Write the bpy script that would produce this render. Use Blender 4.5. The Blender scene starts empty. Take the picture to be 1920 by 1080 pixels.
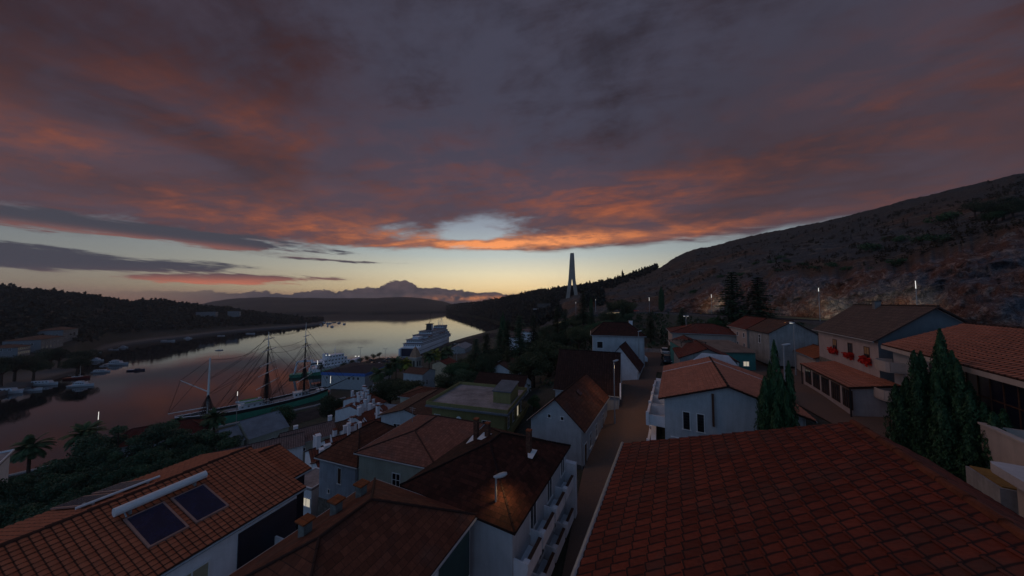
import bpy, bmesh, math, random
import numpy as np
from mathutils import Vector, noise, Matrix
rad = math.radians
S = bpy.context.scene
COL = S.collection
random.seed(7)
# ---------------------------------------------------------------- camera
F, Y0, H = 540.0, 566.0, 50.0
PITCH = math.atan((Y0 - 540) / F)
cam = bpy.data.cameras.new('camera'); cam.sensor_width = 36; cam.lens = 36 * F / 1920
cam.clip_start = 0.3; cam.clip_end = 12000
camo = bpy.data.objects.new('camera', cam); COL.objects.link(camo)
camo.location = (0, 0, H); camo.rotation_euler = (math.pi / 2 + PITCH, 0, 0)
S.camera = camo
S.render.resolution_x = 1024; S.render.resolution_y = 576
S.view_settings.view_transform = 'Standard'; S.view_settings.look = 'None'
S.view_settings.exposure = 0.0; S.view_settings.gamma = 1
S.cycles.max_bounces = 5; S.cycles.diffuse_bounces = 3; S.cycles.glossy_bounces = 3
S.cycles.use_denoising = True

def lin(c):
    return tuple(((x / 255) / 12.92 if x / 255 <= .04045 else ((x / 255 + .055) / 1.055) ** 2.4) for x in c)

# ---------------------------------------------------------------- node helper
class NT:
    def __init__(s, nt): s.nt = nt; s.l = nt.links
    def n(s, t, **k):
        o = s.nt.nodes.new(t)
        for a, b in k.items(): setattr(o, a, b)
        return o
    def put(s, sock, v):
        if hasattr(v, 'is_linked') or isinstance(v, bpy.types.NodeSocket): s.l.new(v, sock)
        elif isinstance(v, (tuple, list)) and len(v) == 3 and sock.type == 'RGBA': sock.default_value = (*v, 1)
        else: sock.default_value = v
    def m(s, op, a, b=0, c=0, clamp=False):
        o = s.n('ShaderNodeMath', operation=op, use_clamp=clamp)
        s.put(o.inputs[0], a); s.put(o.inputs[1], b); s.put(o.inputs[2], c)
        return o.outputs[0]
    def vm(s, op, a, b=(0, 0, 0)):
        o = s.n('ShaderNodeVectorMath', operation=op)
        s.put(o.inputs[0], a); s.put(o.inputs[1], b)
        return o.outputs['Value'] if op in ('DOT_PRODUCT', 'LENGTH') else o.outputs[0]
    def mix(s, f, a, b, mode='MIX'):
        o = s.n('ShaderNodeMix', data_type='RGBA', blend_type=mode)
        s.put(o.inputs[0], f); s.put(o.inputs[6], a); s.put(o.inputs[7], b)
        return o.outputs[2]
    def noise(s, vec, scale, detail=4, rough=.5, dist=0, lac=2.0, out=0):
        o = s.n('ShaderNodeTexNoise'); s.put(o.inputs['Vector'], vec)
        o.inputs['Scale'].default_value = scale; o.inputs['Detail'].default_value = detail
        o.inputs['Roughness'].default_value = rough; o.inputs['Distortion'].default_value = dist
        o.inputs['Lacunarity'].default_value = lac
        return o.outputs[out]
    def ss(s, x, a, b):   # smoothstep
        o = s.n('ShaderNodeMapRange', interpolation_type='SMOOTHSTEP')
        s.put(o.inputs[0], x); s.put(o.inputs[1], a); s.put(o.inputs[2], b)
        o.inputs[3].default_value = 0; o.inputs[4].default_value = 1
        return o.outputs[0]
    def comb(s, x, y, z=0):
        o = s.n('ShaderNodeCombineXYZ'); s.put(o.inputs[0], x); s.put(o.inputs[1], y); s.put(o.inputs[2], z)
        return o.outputs[0]
    def sep(s, v):
        o = s.n('ShaderNodeSeparateXYZ'); s.put(o.inputs[0], v); return o.outputs
    def ramp(s, f, stops, interp='LINEAR'):
        o = s.n('ShaderNodeValToRGB'); s.put(o.inputs[0], f); r = o.color_ramp; r.interpolation = interp
        while len(r.elements) < len(stops): r.elements.new(0.5)
        for e, (p, c) in zip(r.elements, stops): e.position = p; e.color = (*c, 1)
        return o.outputs[0]

# ---------------------------------------------------------------- world
W = bpy.data.worlds.new('World'); S.world = W; W.use_nodes = True
W.node_tree.nodes.clear(); w = NT(W.node_tree)
tc = w.n('ShaderNodeTexCoord'); D = tc.outputs['Generated']
dx, dy, dz = w.sep(D)
DEG = 180 / math.pi
az = w.m('MULTIPLY', w.m('ARCTAN2', dx, dy), DEG)          # 0 ahead, + to the right
hyp = w.m('SQRT', w.m('ADD', w.m('MULTIPLY', dx, dx), w.m('MULTIPLY', dy, dy)))
el = w.m('MULTIPLY', w.m('ARCTAN2', dz, hyp), DEG)
elp = w.m('MAXIMUM', el, 0.0)
# large soft warps so that borders meander
pw = w.vm('MULTIPLY', D, (1, 1, 2.2))
wn = w.noise(pw, 3.0, 5, .55, out=1); wnx, wny, wnz = w.sep(wn)
azw = w.m('ADD', az, w.m('MULTIPLY', w.m('SUBTRACT', wnx, .5), 16))
elw = w.m('ADD', el, w.m('MULTIPLY', w.m('SUBTRACT', wny, .5), 5))
def gauss(a0, e0, sa, se, tilt=0, A=None, E=None):
    A = azw if A is None else A; E = elw if E is None else E
    da = w.m('SUBTRACT', A, a0); de = w.m('SUBTRACT', E, e0)
    de = w.m('SUBTRACT', de, w.m('MULTIPLY', da, tilt))
    q = w.m('ADD', w.m('POWER', w.m('DIVIDE', da, sa), 2), w.m('POWER', w.m('DIVIDE', de, se), 2))
    return w.m('EXPONENT', w.m('MULTIPLY', q, -1))
def add(*v):
    r = v[0]
    for q in v[1:]: r = w.m('ADD', r, q)
    return r
def mul(a, b): return w.m('MULTIPLY', a, b)
# clear sky: real Sky Texture, graded towards the dusk tones of the evening
sky = w.n('ShaderNodeTexSky', sky_type='NISHITA', sun_disc=False)
SUN_EL, SUN_AZ = 1.5, 2.0
sky.sun_elevation = rad(SUN_EL); sky.sun_rotation = rad(SUN_AZ)
sky.air_density = 1.0; sky.dust_density = 1.5; sky.ozone_density = 2.0
nish = w.mix(1.0, sky.outputs[0], (0.004, 0.004, 0.004), 'MULTIPLY')
near = w.ramp(w.m('DIVIDE', elp, 45), [(0, lin((236, 174, 112))), (.05, lin((255, 224, 166))), (.12, lin((238, 226, 190))), (.20, lin((190, 200, 196))),
                                       (.32, lin((150, 160, 172))), (.45, lin((104, 112, 130))), (.6, lin((70, 76, 92))), (1, lin((50, 54, 68)))])
far_ = w.ramp(w.m('DIVIDE', elp, 45), [(0, lin((140, 100, 88))), (.05, lin((126, 118, 110))), (.13, lin((116, 122, 126))), (.25, lin((100, 110, 122))),
                                       (.5, lin((62, 70, 88))), (1, lin((48, 54, 70)))])
gl = w.m('EXPONENT', w.m('MULTIPLY', w.m('POWER', w.m('DIVIDE', az, 38), 2), -1))
clear = w.mix(gl, far_, near)
clear = w.mix(1.0, clear, nish, 'ADD')
# cloud deck, drawn on a plane overhead so it foreshortens to the horizon
inv = w.m('DIVIDE', 1.0, w.m('ADD', w.m('MAXIMUM', dz, 0.0), 0.09))
P = w.comb(mul(dx, inv), mul(dy, inv), 0)
PR = w.n('ShaderNodeVectorRotate', rotation_type='Z_AXIS'); w.put(PR.inputs['Vector'], P); PR.inputs['Angle'].default_value = rad(14); P = PR.outputs[0]
n0 = w.noise(w.vm('ADD', P, (3.1, 1.7, 0)), 0.42, 4, .5, .3)
n1 = w.noise(P, 1.15, 10, .60, .35)
n1b = w.noise(w.vm('ADD', P, (0.0, 0.13, 0)), 1.15, 10, .60, .35)
streak = w.noise(w.vm('MULTIPLY', P, (0.55, 1.6, 1)), 1.9, 9, .66, .5)
fine = w.noise(P, 4.6, 8, .66, .3)
lit = w.m('ADD', mul(w.m('SUBTRACT', n1, n1b), 5.0), .42, clamp=True)
dens0 = add(mul(n0, .45), mul(n1, .55), mul(w.m('SUBTRACT', streak, .5), .40), mul(w.m('SUBTRACT', fine, .5), .22))
elc = w.m('ADD', elw, mul(w.ss(az, -8, -42), 2.4))
cover = w.ss(elc, 7.0, 15.5)
hole = gauss(-5, 14.2, 10, 3.6, 0.02)
hole2 = gauss(-17, 12.2, 12, 1.3, 0.0)
E2 = w.m('ADD', el, mul(w.m('SUBTRACT', wny, .5), 3.2))
bandm = mul(gauss(6, 11.3, 34, 1.15, .0, E=E2), 1.0)
thr = add(0.66, mul(cover, -.52), mul(hole, .40), mul(hole2, .22), mul(gauss(-28, 13, 24, 4.5), .13), mul(bandm, -.62))
cloud = w.ss(dens0, w.m('SUBTRACT', thr, .09), w.m('ADD', thr, .15))
floor_ = add(6.9, mul(w.ss(az, -34, -6), 2.4), mul(w.ss(az, 4, 30), .8), mul(w.m('EXPONENT', mul(w.m('POWER', w.m('DIVIDE', w.m('SUBTRACT', az, 14), 26), 2), -1)), .3), mul(w.m('SUBTRACT', n1, .5), 2.6), mul(w.m('SUBTRACT', streak, .5), 6.0))
cloud = mul(cloud, w.ss(w.m('SUBTRACT', el, floor_), -.8, 1.1))
warm = add(mul(gauss(-46, 25, 11, 3.6), .52), mul(gauss(-36, 12, 20, 3.6), 1.05), mul(gauss(-60, 17, 14, 3.2), .62),
           mul(gauss(18, 18.5, 17, 4.2, -.02), 1.45), mul(gauss(3, 11.4, 24, 1.5, .01), 1.5), mul(gauss(30, 12.2, 22, 1.2), .75),
           mul(gauss(-12, 24, 24, 6), .30), mul(gauss(50, 22, 13, 7), .42), mul(gauss(-60, 36, 22, 8), .13), mul(gauss(-22, 19, 12, 5), .28), .04)
tex = w.m('ADD', mul(w.m('SUBTRACT', streak, .42), 2.5), mul(w.m('SUBTRACT', lit, .40), .55), clamp=True)
litc = mul(warm, add(mul(tex, 1.0), .13, mul(gauss(4, 11.4, 26, 1.2), .5)))
litc = w.m('MULTIPLY', litc, w.m('ADD', mul(w.m('SUBTRACT', fine, .5), 1.8), .78), clamp=True)
hot = w.m('EXPONENT', w.m('MULTIPLY', add(w.m('POWER', w.m('DIVIDE', w.m('SUBTRACT', az, 0), 24), 2), w.m('POWER', w.m('DIVIDE', w.m('SUBTRACT', el, 11), 3.6), 2)), -1))
orange = w.mix(hot, lin((158, 88, 64)), lin((255, 160, 100)))
darkc = w.mix(w.ss(dens0, .40, .62), lin((68, 68, 84)), lin((34, 34, 43)))
darkc = w.mix(mul(w.ss(el, 30, 11), .62), darkc, lin((90, 74, 82)))
darkc = w.mix(mul(gauss(-58, 34, 28, 15), .5), darkc, lin((58, 40, 46)))
darkc = w.mix(mul(gauss(45, 24, 22, 14), .5), darkc, lin((56, 47, 53)))
ccol = w.mix(litc, darkc, orange)
skyc = w.mix(cloud, clear, ccol)
# grey-blue streak bands low on the left with pink undersides
P2 = w.comb(w.m('DIVIDE', az, 7), w.m('DIVIDE', w.m('ADD', el, mul(az, .03)), .9), 0)
b1 = w.noise(P2, 1.0, 8, .66, .3)
b1s = mul(w.m('SUBTRACT', b1, .5), 1.9)
bandL = w.m('MAXIMUM', gauss(-50, 8.6, 18, 1.25, -.01, az, el), w.m('MAXIMUM', mul(gauss(-58, 4.5, 16, 1.3, .0, az, el), 1.0), mul(gauss(-44, 3.3, 12, .95, .045, az, el), .95)))
bandL = w.m('MAXIMUM', bandL, mul(gauss(-30, 7.0, 12, .35, 0, az, el), .6))
bL = w.ss(w.m('ADD', bandL, b1s), .36, .66)
lowp = w.m('MAXIMUM', mul(gauss(-47, 2.4, 15, 1.0, .05, az, el), 1.05), mul(gauss(-50, 7.6, 17, .5, -.01, az, el), .35))
bLc = w.mix(w.m('MULTIPLY', lowp, w.m('ADD', b1, .45), clamp=True), lin((70, 70, 80)), lin((196, 116, 92)))
skyc = w.mix(bL, skyc, bLc)
# cumulus bank standing on the horizon
ca = w.noise(w.comb(w.m('DIVIDE', az, 3.2), w.m('DIVIDE', el, 2.2), 0), 1.0, 8, .66)
topb = add(1.25, mul(w.m('EXPONENT', mul(w.m('POWER', w.m('DIVIDE', w.m('ADD', az, 19), 14), 2), -1)), 1.5),
           mul(w.m('EXPONENT', mul(w.m('POWER', w.m('DIVIDE', w.m('ADD', az, 21.3), 3.0), 2), -1)), 1.2), mul(w.m('SUBTRACT', ca, .5), 3.4))
bank = w.ss(w.m('SUBTRACT', topb, el), -.10, .12)
bank = mul(bank, w.ss(w.m('ABSOLUTE', w.m('SUBTRACT', az, -16)), 42, 24))
bankc = w.mix(w.ss(add(ca, mul(el, .04)), .40, .75), lin((58, 54, 62)), lin((88, 76, 82)))
gap = w.m('EXPONENT', mul(add(w.m('POWER', w.m('DIVIDE', w.m('ADD', az, 6), 10), 2), w.m('POWER', w.m('DIVIDE', w.m('SUBTRACT', el, .7), .5), 2)), -1))
bankc = w.mix(mul(gap, w.ss(ca, .42, .62)), bankc, lin((225, 138, 84)))
skyc = w.mix(bank, skyc, bankc)
# the eastern sky behind the camera: plain blue dusk
back = w.ss(dy, .36, -.15)
east = w.mix(w.ss(el, 5, 60), lin((106, 134, 168)), lin((62, 80, 108)))
skyc = w.mix(back, skyc, east)
skyc = w.mix(w.ss(el, -.3, -4), skyc, lin((26, 24, 26)))
bg = w.n('ShaderNodeBackground'); w.put(bg.inputs[0], skyc); bg.inputs[1].default_value = 1.0
ow = w.n('ShaderNodeOutputWorld'); w.l.new(bg.outputs[0], ow.inputs[0])
try: W.cycles.sampling_method = 'MANUAL'; W.cycles.sample_map_resolution = 512
except Exception: pass
sl = bpy.data.lights.new('sun', 'SUN'); sl.energy = 0.22; sl.angle = rad(25); sl.color = (1, .60, .42)
so = bpy.data.objects.new('sun', sl); COL.objects.link(so)
# soft warm light from the glowing cloud deck to the left
SE, SA = 42, -72
sd = Vector((math.sin(rad(SA)) * math.cos(rad(SE)), math.cos(rad(SA)) * math.cos(rad(SE)), math.sin(rad(SE))))
so.rotation_euler = sd.to_track_quat('Z', 'Y').to_euler(); so.location = (0, 0, 200)

# ---------------------------------------------------------------- pixel <-> world
def ray(px, py):
    a = (px - 960) / F; b = (540 - py) / F
    return Vector((a, math.cos(PITCH) - b * math.sin(PITCH), math.sin(PITCH) + b * math.cos(PITCH)))
def at(px, py, Y):
    d = ray(px, py); return Vector((0, 0, H)) + d * (Y / d.y)
def onz(px, py, z):
    d = ray(px, py); return Vector((0, 0, H)) + d * ((z - H) / d.z)
def interp(x, xs, ys): return float(np.interp(x, xs, ys))

# ---------------------------------------------------------------- materials
MATS = {}
def bsdf(name):
    m = bpy.data.materials.new(name); m.use_nodes = True; t = NT(m.node_tree); t.nt.nodes.clear()
    b = t.n('ShaderNodeBsdfPrincipled'); o = t.n('ShaderNodeOutputMaterial'); t.l.new(b.outputs[0], o.inputs[0])
    return m, t, b, o
def bump(t, b, h, s=.5, d=.02):
    n = t.n('ShaderNodeBump'); n.inputs['Strength'].default_value = s; n.inputs['Distance'].default_value = d
    t.put(n.inputs['Height'], h); t.l.new(n.outputs[0], b.inputs['Normal'])
def plain(name, col, rough=.6, var=.25, scale=2.0, metal=0, bmp=0.15, streaks=False):
    """paint / plaster / metal with mottling and rain streaks"""
    if name in MATS: return MATS[name]
    m, t, b, o = bsdf(name); g = t.n('ShaderNodeTexCoord'); v = g.outputs['Object']
    n = t.noise(v, scale, 6, .6); n2 = t.noise(v, scale * 9, 4, .6)
    f = t.m('ADD', t.m('MULTIPLY', n, .7), t.m('MULTIPLY', n2, .3))
    if streaks:
        sv = t.vm('MULTIPLY', v, (1, 1, .12)); st = t.noise(sv, 3.5, 4, .6)
        f = t.m('ADD', t.m('MULTIPLY', f, .6), t.m('MULTIPLY', st, .4))
    c = t.mix(t.ss(f, .3, .7), tuple(x * (1 - var) for x in col), tuple(min(1, x * (1 + var * .5)) for x in col))
    t.put(b.inputs['Base Color'], c); b.inputs['Roughness'].default_value = rough; b.inputs['Metallic'].default_value = metal; b.inputs['Specular IOR Level'].default_value = 0.0 if rough > .84 else .2 if rough > .55 else .5
    if bmp: bump(t, b, n2, bmp, .02)
    MATS[name] = m; return m
def tiles(name, col, cw=.5, cl=.72, kind='roman', var=.5, grey=(.09, .075, .07), geo=False, dirt=.5, gv=(.45, .6), every=1, skew=0.0):
    """clay tiles laid out in metres along the roof's own UVs"""
    if name in MATS: return MATS[name]
    m, t, b, o = bsdf(name); b.inputs['Specular IOR Level'].default_value = .2; u_, v_, _ = t.sep(t.n('ShaderNodeTexCoord').outputs['UV'])
    g = t.n('ShaderNodeTexCoord').outputs['Object']
    row = t.m('FLOOR', t.m('DIVIDE', v_, cl))
    uu = t.m('DIVIDE', t.m('ADD', u_, t.m('MULTIPLY', v_, skew)), cw)
    if kind != 'roman': uu = t.m('ADD', uu, t.m('MULTIPLY', row, .5))
    cell = t.comb(t.m('FLOOR', uu), row)
    wnz = t.n('ShaderNodeTexWhiteNoise', noise_dimensions='2D'); t.put(wnz.inputs['Vector'], cell)
    rnd = wnz.outputs['Value']
    fu = t.m('FRACT', uu); fv = t.m('FRACT', t.m('DIVIDE', v_, cl))
    big = t.noise(g, .55, 5, .6); med = t.noise(g, 6, 5, .65); fin = t.noise(t.comb(t.m('MULTIPLY', u_, 9), t.m('MULTIPLY', v_, 2.2)), 3, 4, .7)
    k = t.m('ADD', t.m('MULTIPLY', rnd, .2), t.m('ADD', t.m('MULTIPLY', med, .3), t.m('MULTIPLY', fin, .35)))
    c = t.mix(t.ss(k, .25, .85), tuple(x * (1 - var) for x in col), tuple(x * (1 + var * .75) for x in col))
    c = t.mix(t.m('MULTIPLY', t.ss(big, .48, .72), dirt), c, grey)
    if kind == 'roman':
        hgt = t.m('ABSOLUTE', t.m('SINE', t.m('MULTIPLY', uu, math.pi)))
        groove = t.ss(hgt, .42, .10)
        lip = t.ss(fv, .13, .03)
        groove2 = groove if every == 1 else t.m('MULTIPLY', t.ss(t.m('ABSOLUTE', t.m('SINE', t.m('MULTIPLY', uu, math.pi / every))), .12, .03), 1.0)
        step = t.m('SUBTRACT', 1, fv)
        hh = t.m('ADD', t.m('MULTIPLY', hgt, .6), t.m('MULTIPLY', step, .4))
        dk = t.m('MAXIMUM', t.m('MULTIPLY', groove2, gv[0] if geo else .75), t.m('MULTIPLY', lip, gv[1] if geo else .7))  # dark joints, with groove and lip shade also put into the colour
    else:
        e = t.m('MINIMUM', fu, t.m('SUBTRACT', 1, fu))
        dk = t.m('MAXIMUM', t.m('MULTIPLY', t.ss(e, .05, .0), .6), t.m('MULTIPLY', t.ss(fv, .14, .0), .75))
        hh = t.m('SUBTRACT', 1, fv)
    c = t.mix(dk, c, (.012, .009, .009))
    t.put(b.inputs['Base Color'], c); b.inputs['Roughness'].default_value = .82
    hsum = t.m('ADD', hh, t.m('MULTIPLY', med, .25))
    bump(t, b, hsum if not geo else t.m('ADD', t.m('MULTIPLY', fin, .7), t.m('MULTIPLY', med, .5)), .9 if not geo else .5, .09 if not geo else .03)
    MATS[name] = m; return m
def emis(name, col, s):
    if name in MATS: return MATS[name]
    m, t, b, o = bsdf(name); t.put(b.inputs['Base Color'], (.8, .8, .8)); t.put(b.inputs['Emission Color'], col)
    b.inputs['Emission Strength'].default_value = s; MATS[name] = m; return m
def leafmat(name, c1, c2, v=.5):
    if name in MATS: return MATS[name]
    m, t, b, o = bsdf(name)
    at_ = t.n('ShaderNodeAttribute', attribute_name='tone'); oi = t.n('ShaderNodeObjectInfo')
    n = t.noise(t.n('ShaderNodeTexCoord').outputs['Object'], .5, 3, .5)
    k = t.m('ADD', t.m('MULTIPLY', at_.outputs['Fac'], .6), t.m('ADD', t.m('MULTIPLY', n, .35), t.m('MULTIPLY', oi.outputs['Random'], .2)))
    c = t.mix(t.ss(k, .25, .95), c1, c2)
    t.put(b.inputs['Base Color'], c); b.inputs['Roughness'].default_value = .65
    b.inputs['Specular IOR Level'].default_value = .25
    MATS[name] = m; return m
WHITE = plain('white_plaster', (.74, .75, .79), .75, .15, 1.2, streaks=True)
CREAM = plain('cream_plaster', (.38, .40, .34), .8, .2, 1.0, streaks=True)
BEIGE = plain('beige_plaster', (.48, .40, .36), .8, .16, 1.0, streaks=True)
GREYP = plain('grey_render', (.30, .31, .31), .9, .35, .9, streaks=True)
TEALP = plain('teal_paint', (.07, .24, .22), .7, .2, 1.0, streaks=True)
YELP = plain('mustard_plaster', (.25, .225, .10), .8, .2, 1.0, streaks=True)
STONE = plain('rough_stone', (.20, .18, .16), .95, .5, 3.0, bmp=.8)
CONC = plain('concrete', (.34, .33, .33), .85, .35, .8, streaks=True)
DARKM = plain('dark_metal', (.02, .022, .026), .45, .3, 4)
GREYM = plain('grey_metal', (.34, .36, .38), .45, .15, 4, metal=.4)
WMETAL = plain('white_metal', (.7, .71, .72), .5, .1, 4)
FRAME = plain('white_frame', (.72, .73, .74), .5, .08, 4)
BROWNF = plain('brown_frame', (.09, .045, .03), .6, .2, 4)
WOOD = plain('brown_wood', (.11, .06, .035), .7, .35, 5)
FLATROOF = plain('flat_roof_screed', (.30, .27, .27), .8, .5, .35)
NAVY = plain('navy_glass_wall', (.008, .011, .028), .35, .3, 1)
GLASS = plain('dark_glass', (.02, .022, .028), .08, .3, .8, bmp=0)
LITGL = emis('lit_glass', (1, .86, .6), .38)
LAMPW = emis('lamp_glow', (1, .95, .85), .9)
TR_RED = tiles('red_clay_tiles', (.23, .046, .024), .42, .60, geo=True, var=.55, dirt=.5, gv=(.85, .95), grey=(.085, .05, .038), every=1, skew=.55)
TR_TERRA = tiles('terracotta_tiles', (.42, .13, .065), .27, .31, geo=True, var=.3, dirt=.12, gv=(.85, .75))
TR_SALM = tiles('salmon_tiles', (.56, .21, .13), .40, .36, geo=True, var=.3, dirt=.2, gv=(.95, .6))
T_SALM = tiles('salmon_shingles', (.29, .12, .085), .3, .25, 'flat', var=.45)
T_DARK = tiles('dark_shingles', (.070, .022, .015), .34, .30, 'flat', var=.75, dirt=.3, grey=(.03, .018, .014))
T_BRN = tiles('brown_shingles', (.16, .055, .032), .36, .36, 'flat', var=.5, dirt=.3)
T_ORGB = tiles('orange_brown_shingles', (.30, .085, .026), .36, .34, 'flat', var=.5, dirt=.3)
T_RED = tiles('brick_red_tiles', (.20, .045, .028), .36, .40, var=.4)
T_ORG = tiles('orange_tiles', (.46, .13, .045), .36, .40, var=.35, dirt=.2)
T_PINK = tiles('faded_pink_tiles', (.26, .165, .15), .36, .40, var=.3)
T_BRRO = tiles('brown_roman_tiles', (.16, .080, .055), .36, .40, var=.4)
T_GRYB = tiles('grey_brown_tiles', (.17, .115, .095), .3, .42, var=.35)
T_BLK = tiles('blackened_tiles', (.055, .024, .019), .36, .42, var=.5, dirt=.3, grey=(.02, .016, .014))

# ---------------------------------------------------------------- mesh helper
class MB:
    def __init__(s): s.v = []; s.f = []; s.uv = []
    def face(s, pts, uv=None):
        i = len(s.v); s.v += [tuple(p) for p in pts]; s.f.append(tuple(range(i, i + len(pts))))
        s.uv += (uv if uv else [(0, 0)] * len(pts)); return s
    def box(s, x0, x1, y0, y1, z0, z1):
        c = [(x0, y0), (x1, y0), (x1, y1), (x0, y1)]
        return s.prism(c, z0, z1)
    def prism(s, c, z0, z1):
        n = len(c); a = [(p[0], p[1], z0) for p in c]; b = [(p[0], p[1], z1) for p in c]
        s.face(a[::-1]); s.face(b, [(p[0], p[1]) for p in b])
        for i in range(n):
            j = (i + 1) % n; L = math.hypot(c[j][0] - c[i][0], c[j][1] - c[i][1])
            s.face([a[i], a[j], b[j], b[i]], [(0, 0), (L, 0), (L, z1 - z0), (0, z1 - z0)])
        return s
    def slab(s, pts, th):   # roof panel, thickness straight down; uv metres along first edge / up slope
        p = [Vector(q) for q in pts]; e = (p[1] - p[0]).normalized()
        nn = (p[1] - p[0]).cross(p[-1] - p[0]).normalized(); g = nn.cross(e)
        uv = [((q - p[0]).dot(e), (q - p[0]).dot(g)) for q in p]
        d = Vector((0, 0, -th)); b = [q + d for q in p]
        s.face(p, uv); s.face(b[::-1])
        for i in range(len(p)):
            j = (i + 1) % len(p); s.face([b[i], b[j], p[j], p[i]])
        return s
    def tube(s, a, b, r, n=8, r2=None):
        a = Vector(a); b = Vector(b); r2 = r if r2 is None else r2; d = (b - a)
        if d.length < 1e-6: return s
        q = d.to_track_quat('Z', 'Y'); A = []; B = []
        for i in range(n):
            t = 2 * math.pi * i / n; o = q @ Vector((math.cos(t), math.sin(t), 0))
            A.append(a + o * r); B.append(b + o * r2)
        s.face(A[::-1]); s.face(B)
        for i in range(n):
            j = (i + 1) % n; s.face([A[i], A[j], B[j], B[i]])
        return s
    def path(s, pts, r, n=6):
        for i in range(len(pts) - 1): s.tube(pts[i], pts[i + 1], r, n)
        return s
    def dome(s, c, rx, ry, rz, n=12, m=6, full=True):
        c = Vector(c); rows = []
        lo = -math.pi / 2 if full else 0
        for j in range(m + 1):
            a = lo + (math.pi / 2 - lo) * j / m
            rows.append([c + Vector((rx * math.cos(a) * math.cos(2 * math.pi * i / n), ry * math.cos(a) * math.sin(2 * math.pi * i / n), rz * math.sin(a))) for i in range(n)])
        for j in range(m):
            for i in range(n):
                k = (i + 1) % n; s.face([rows[j][i], rows[j][k], rows[j + 1][k], rows[j + 1][i]])
        return s
    def loft(s, secs, cap=True):   # list of equal-length point loops
        for A, B in zip(secs, secs[1:]):
            n = len(A)
            for i in range(n):
                j = (i + 1) % n; s.face([A[i], A[j], B[j], B[i]])
        if cap: s.face(secs[0][::-1]); s.face(secs[-1])
        return s
    def build(s, name, mat, parent=None, loc=None, rot=None, smooth=False, label=None):
        me = bpy.data.meshes.new(name); me.from_pydata(s.v, [], s.f)
        uvl = me.uv_layers.new(name='UVMap'); uvl.data.foreach_set('uv', np.array(s.uv, dtype=np.float32).ravel())
        me.materials.append(mat)
        if smooth:
            bm = bmesh.new(); bm.from_mesh(me); bmesh.ops.remove_doubles(bm, verts=bm.verts, dist=1e-4)
            for f in bm.faces: f.smooth = True
            bm.to_mesh(me); bm.free()
        me.update(); o = bpy.data.objects.new(name, me); COL.objects.link(o)
        if parent: o.parent = parent
        if loc is not None: o.location = loc
        if rot is not None: o.rotation_euler = rot
        if label: o['label'] = label
        return o
def tag(o, label, cat, group=None):
    o['label'] = label; o['category'] = cat
    if group: o['group'] = group
    return o
def thing(name, label, cat, loc=(0, 0, 0), rz=0, group=None):
    o = bpy.data.objects.new(name, None); COL.objects.link(o); o.location = loc; o.rotation_euler = (0, 0, rz)
    o.empty_display_size = .5
    return tag(o, label, cat, group)
def copy_tree(o, parent=None):
    c = o.copy(); COL.objects.link(c); c.parent = parent
    for ch in o.children: copy_tree(ch, c)
    return c
def struct(o): o['kind'] = 'structure'; return o

# ---------------------------------------------------------------- terrain
GP = np.array([  # x, y, z control points of the town's ground
 (0,0,30.5),(3,18,31.2),(-1,18,31),(7,29,32.5),(11,35,33.4),(19,50,35.7),(30,62,37),(35,75,37.4),(32,28,38.9),(38,38,39.1),(45,47,38.4),(52,58,39.5),
 (26,42,37),(20,10,36),(35,5,38),(34,18,39.6),(31,14,39),(38,24,39.8),(60,30,42),(75,60,42.3),(80,20,42.8),(64,48,41.5),(-14,29,28.5),(-14,20,29.5),(-14,10,31),(-25,0,30),(-30,40,21),
 (-50,30,17),(-60,60,9),(-60,10,21),(-100,20,14),(-95,60,4),(-128,70,2.6),(-150,40,2.6),(-88,118,2.4),(-70,105,4),(-75,150,2.4),(-50,80,14),(-35,75,17),(-6,46,27),(-18,52,25),
 (0,60,29.5),(14,44,34),(10,80,29),(-10,90,22),(-25,110,15),(5,115,24),(30,110,33),(30,90,36.5),(-60,200,2.6),(-40,170,5),(0,170,17),(40,150,35),(-100,215,2.4),(-80,250,2.4),
 (-30,300,3),(0,260,12),(50,218,38),(20,400,6),(-20,480,2.4),(0,500,8),(100,100,42.7),(104,130,42.6),(97,198,42.6),(112,168,42.7),(70,90,41.3),(80,150,41),(60,120,38),
 (120,60,43),(140,40,43.4),(110,20,43.2),(90,-10,42),(30,-20,36),(-30,-30,30),(-120,-20,18),(200,0,44),(-200,20,2.6)])
def _k(r2): return np.sqrt(r2 + 36.0)
_X = GP[:, :2]; _K = _k(((_X[:, None] - _X[None]) ** 2).sum(-1)) + np.eye(len(GP)) * 0.0
_A = np.block([[_K, np.c_[np.ones(len(GP)), _X]], [np.c_[np.ones(len(GP)), _X].T, np.zeros((3, 3))]])
_C = np.linalg.solve(_A, np.r_[GP[:, 2], 0, 0, 0])
def gz_arr(x, y):
    x = np.asarray(x, float); y = np.asarray(y, float)
    r2 = (x[..., None] - _X[:, 0]) ** 2 + (y[..., None] - _X[:, 1]) ** 2
    return np.maximum(_k(r2) @ _C[:-3] + _C[-3] + _C[-2] * x + _C[-1] * y, 2.2)
def gz(x, y): return float(gz_arr(x, y))
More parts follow.
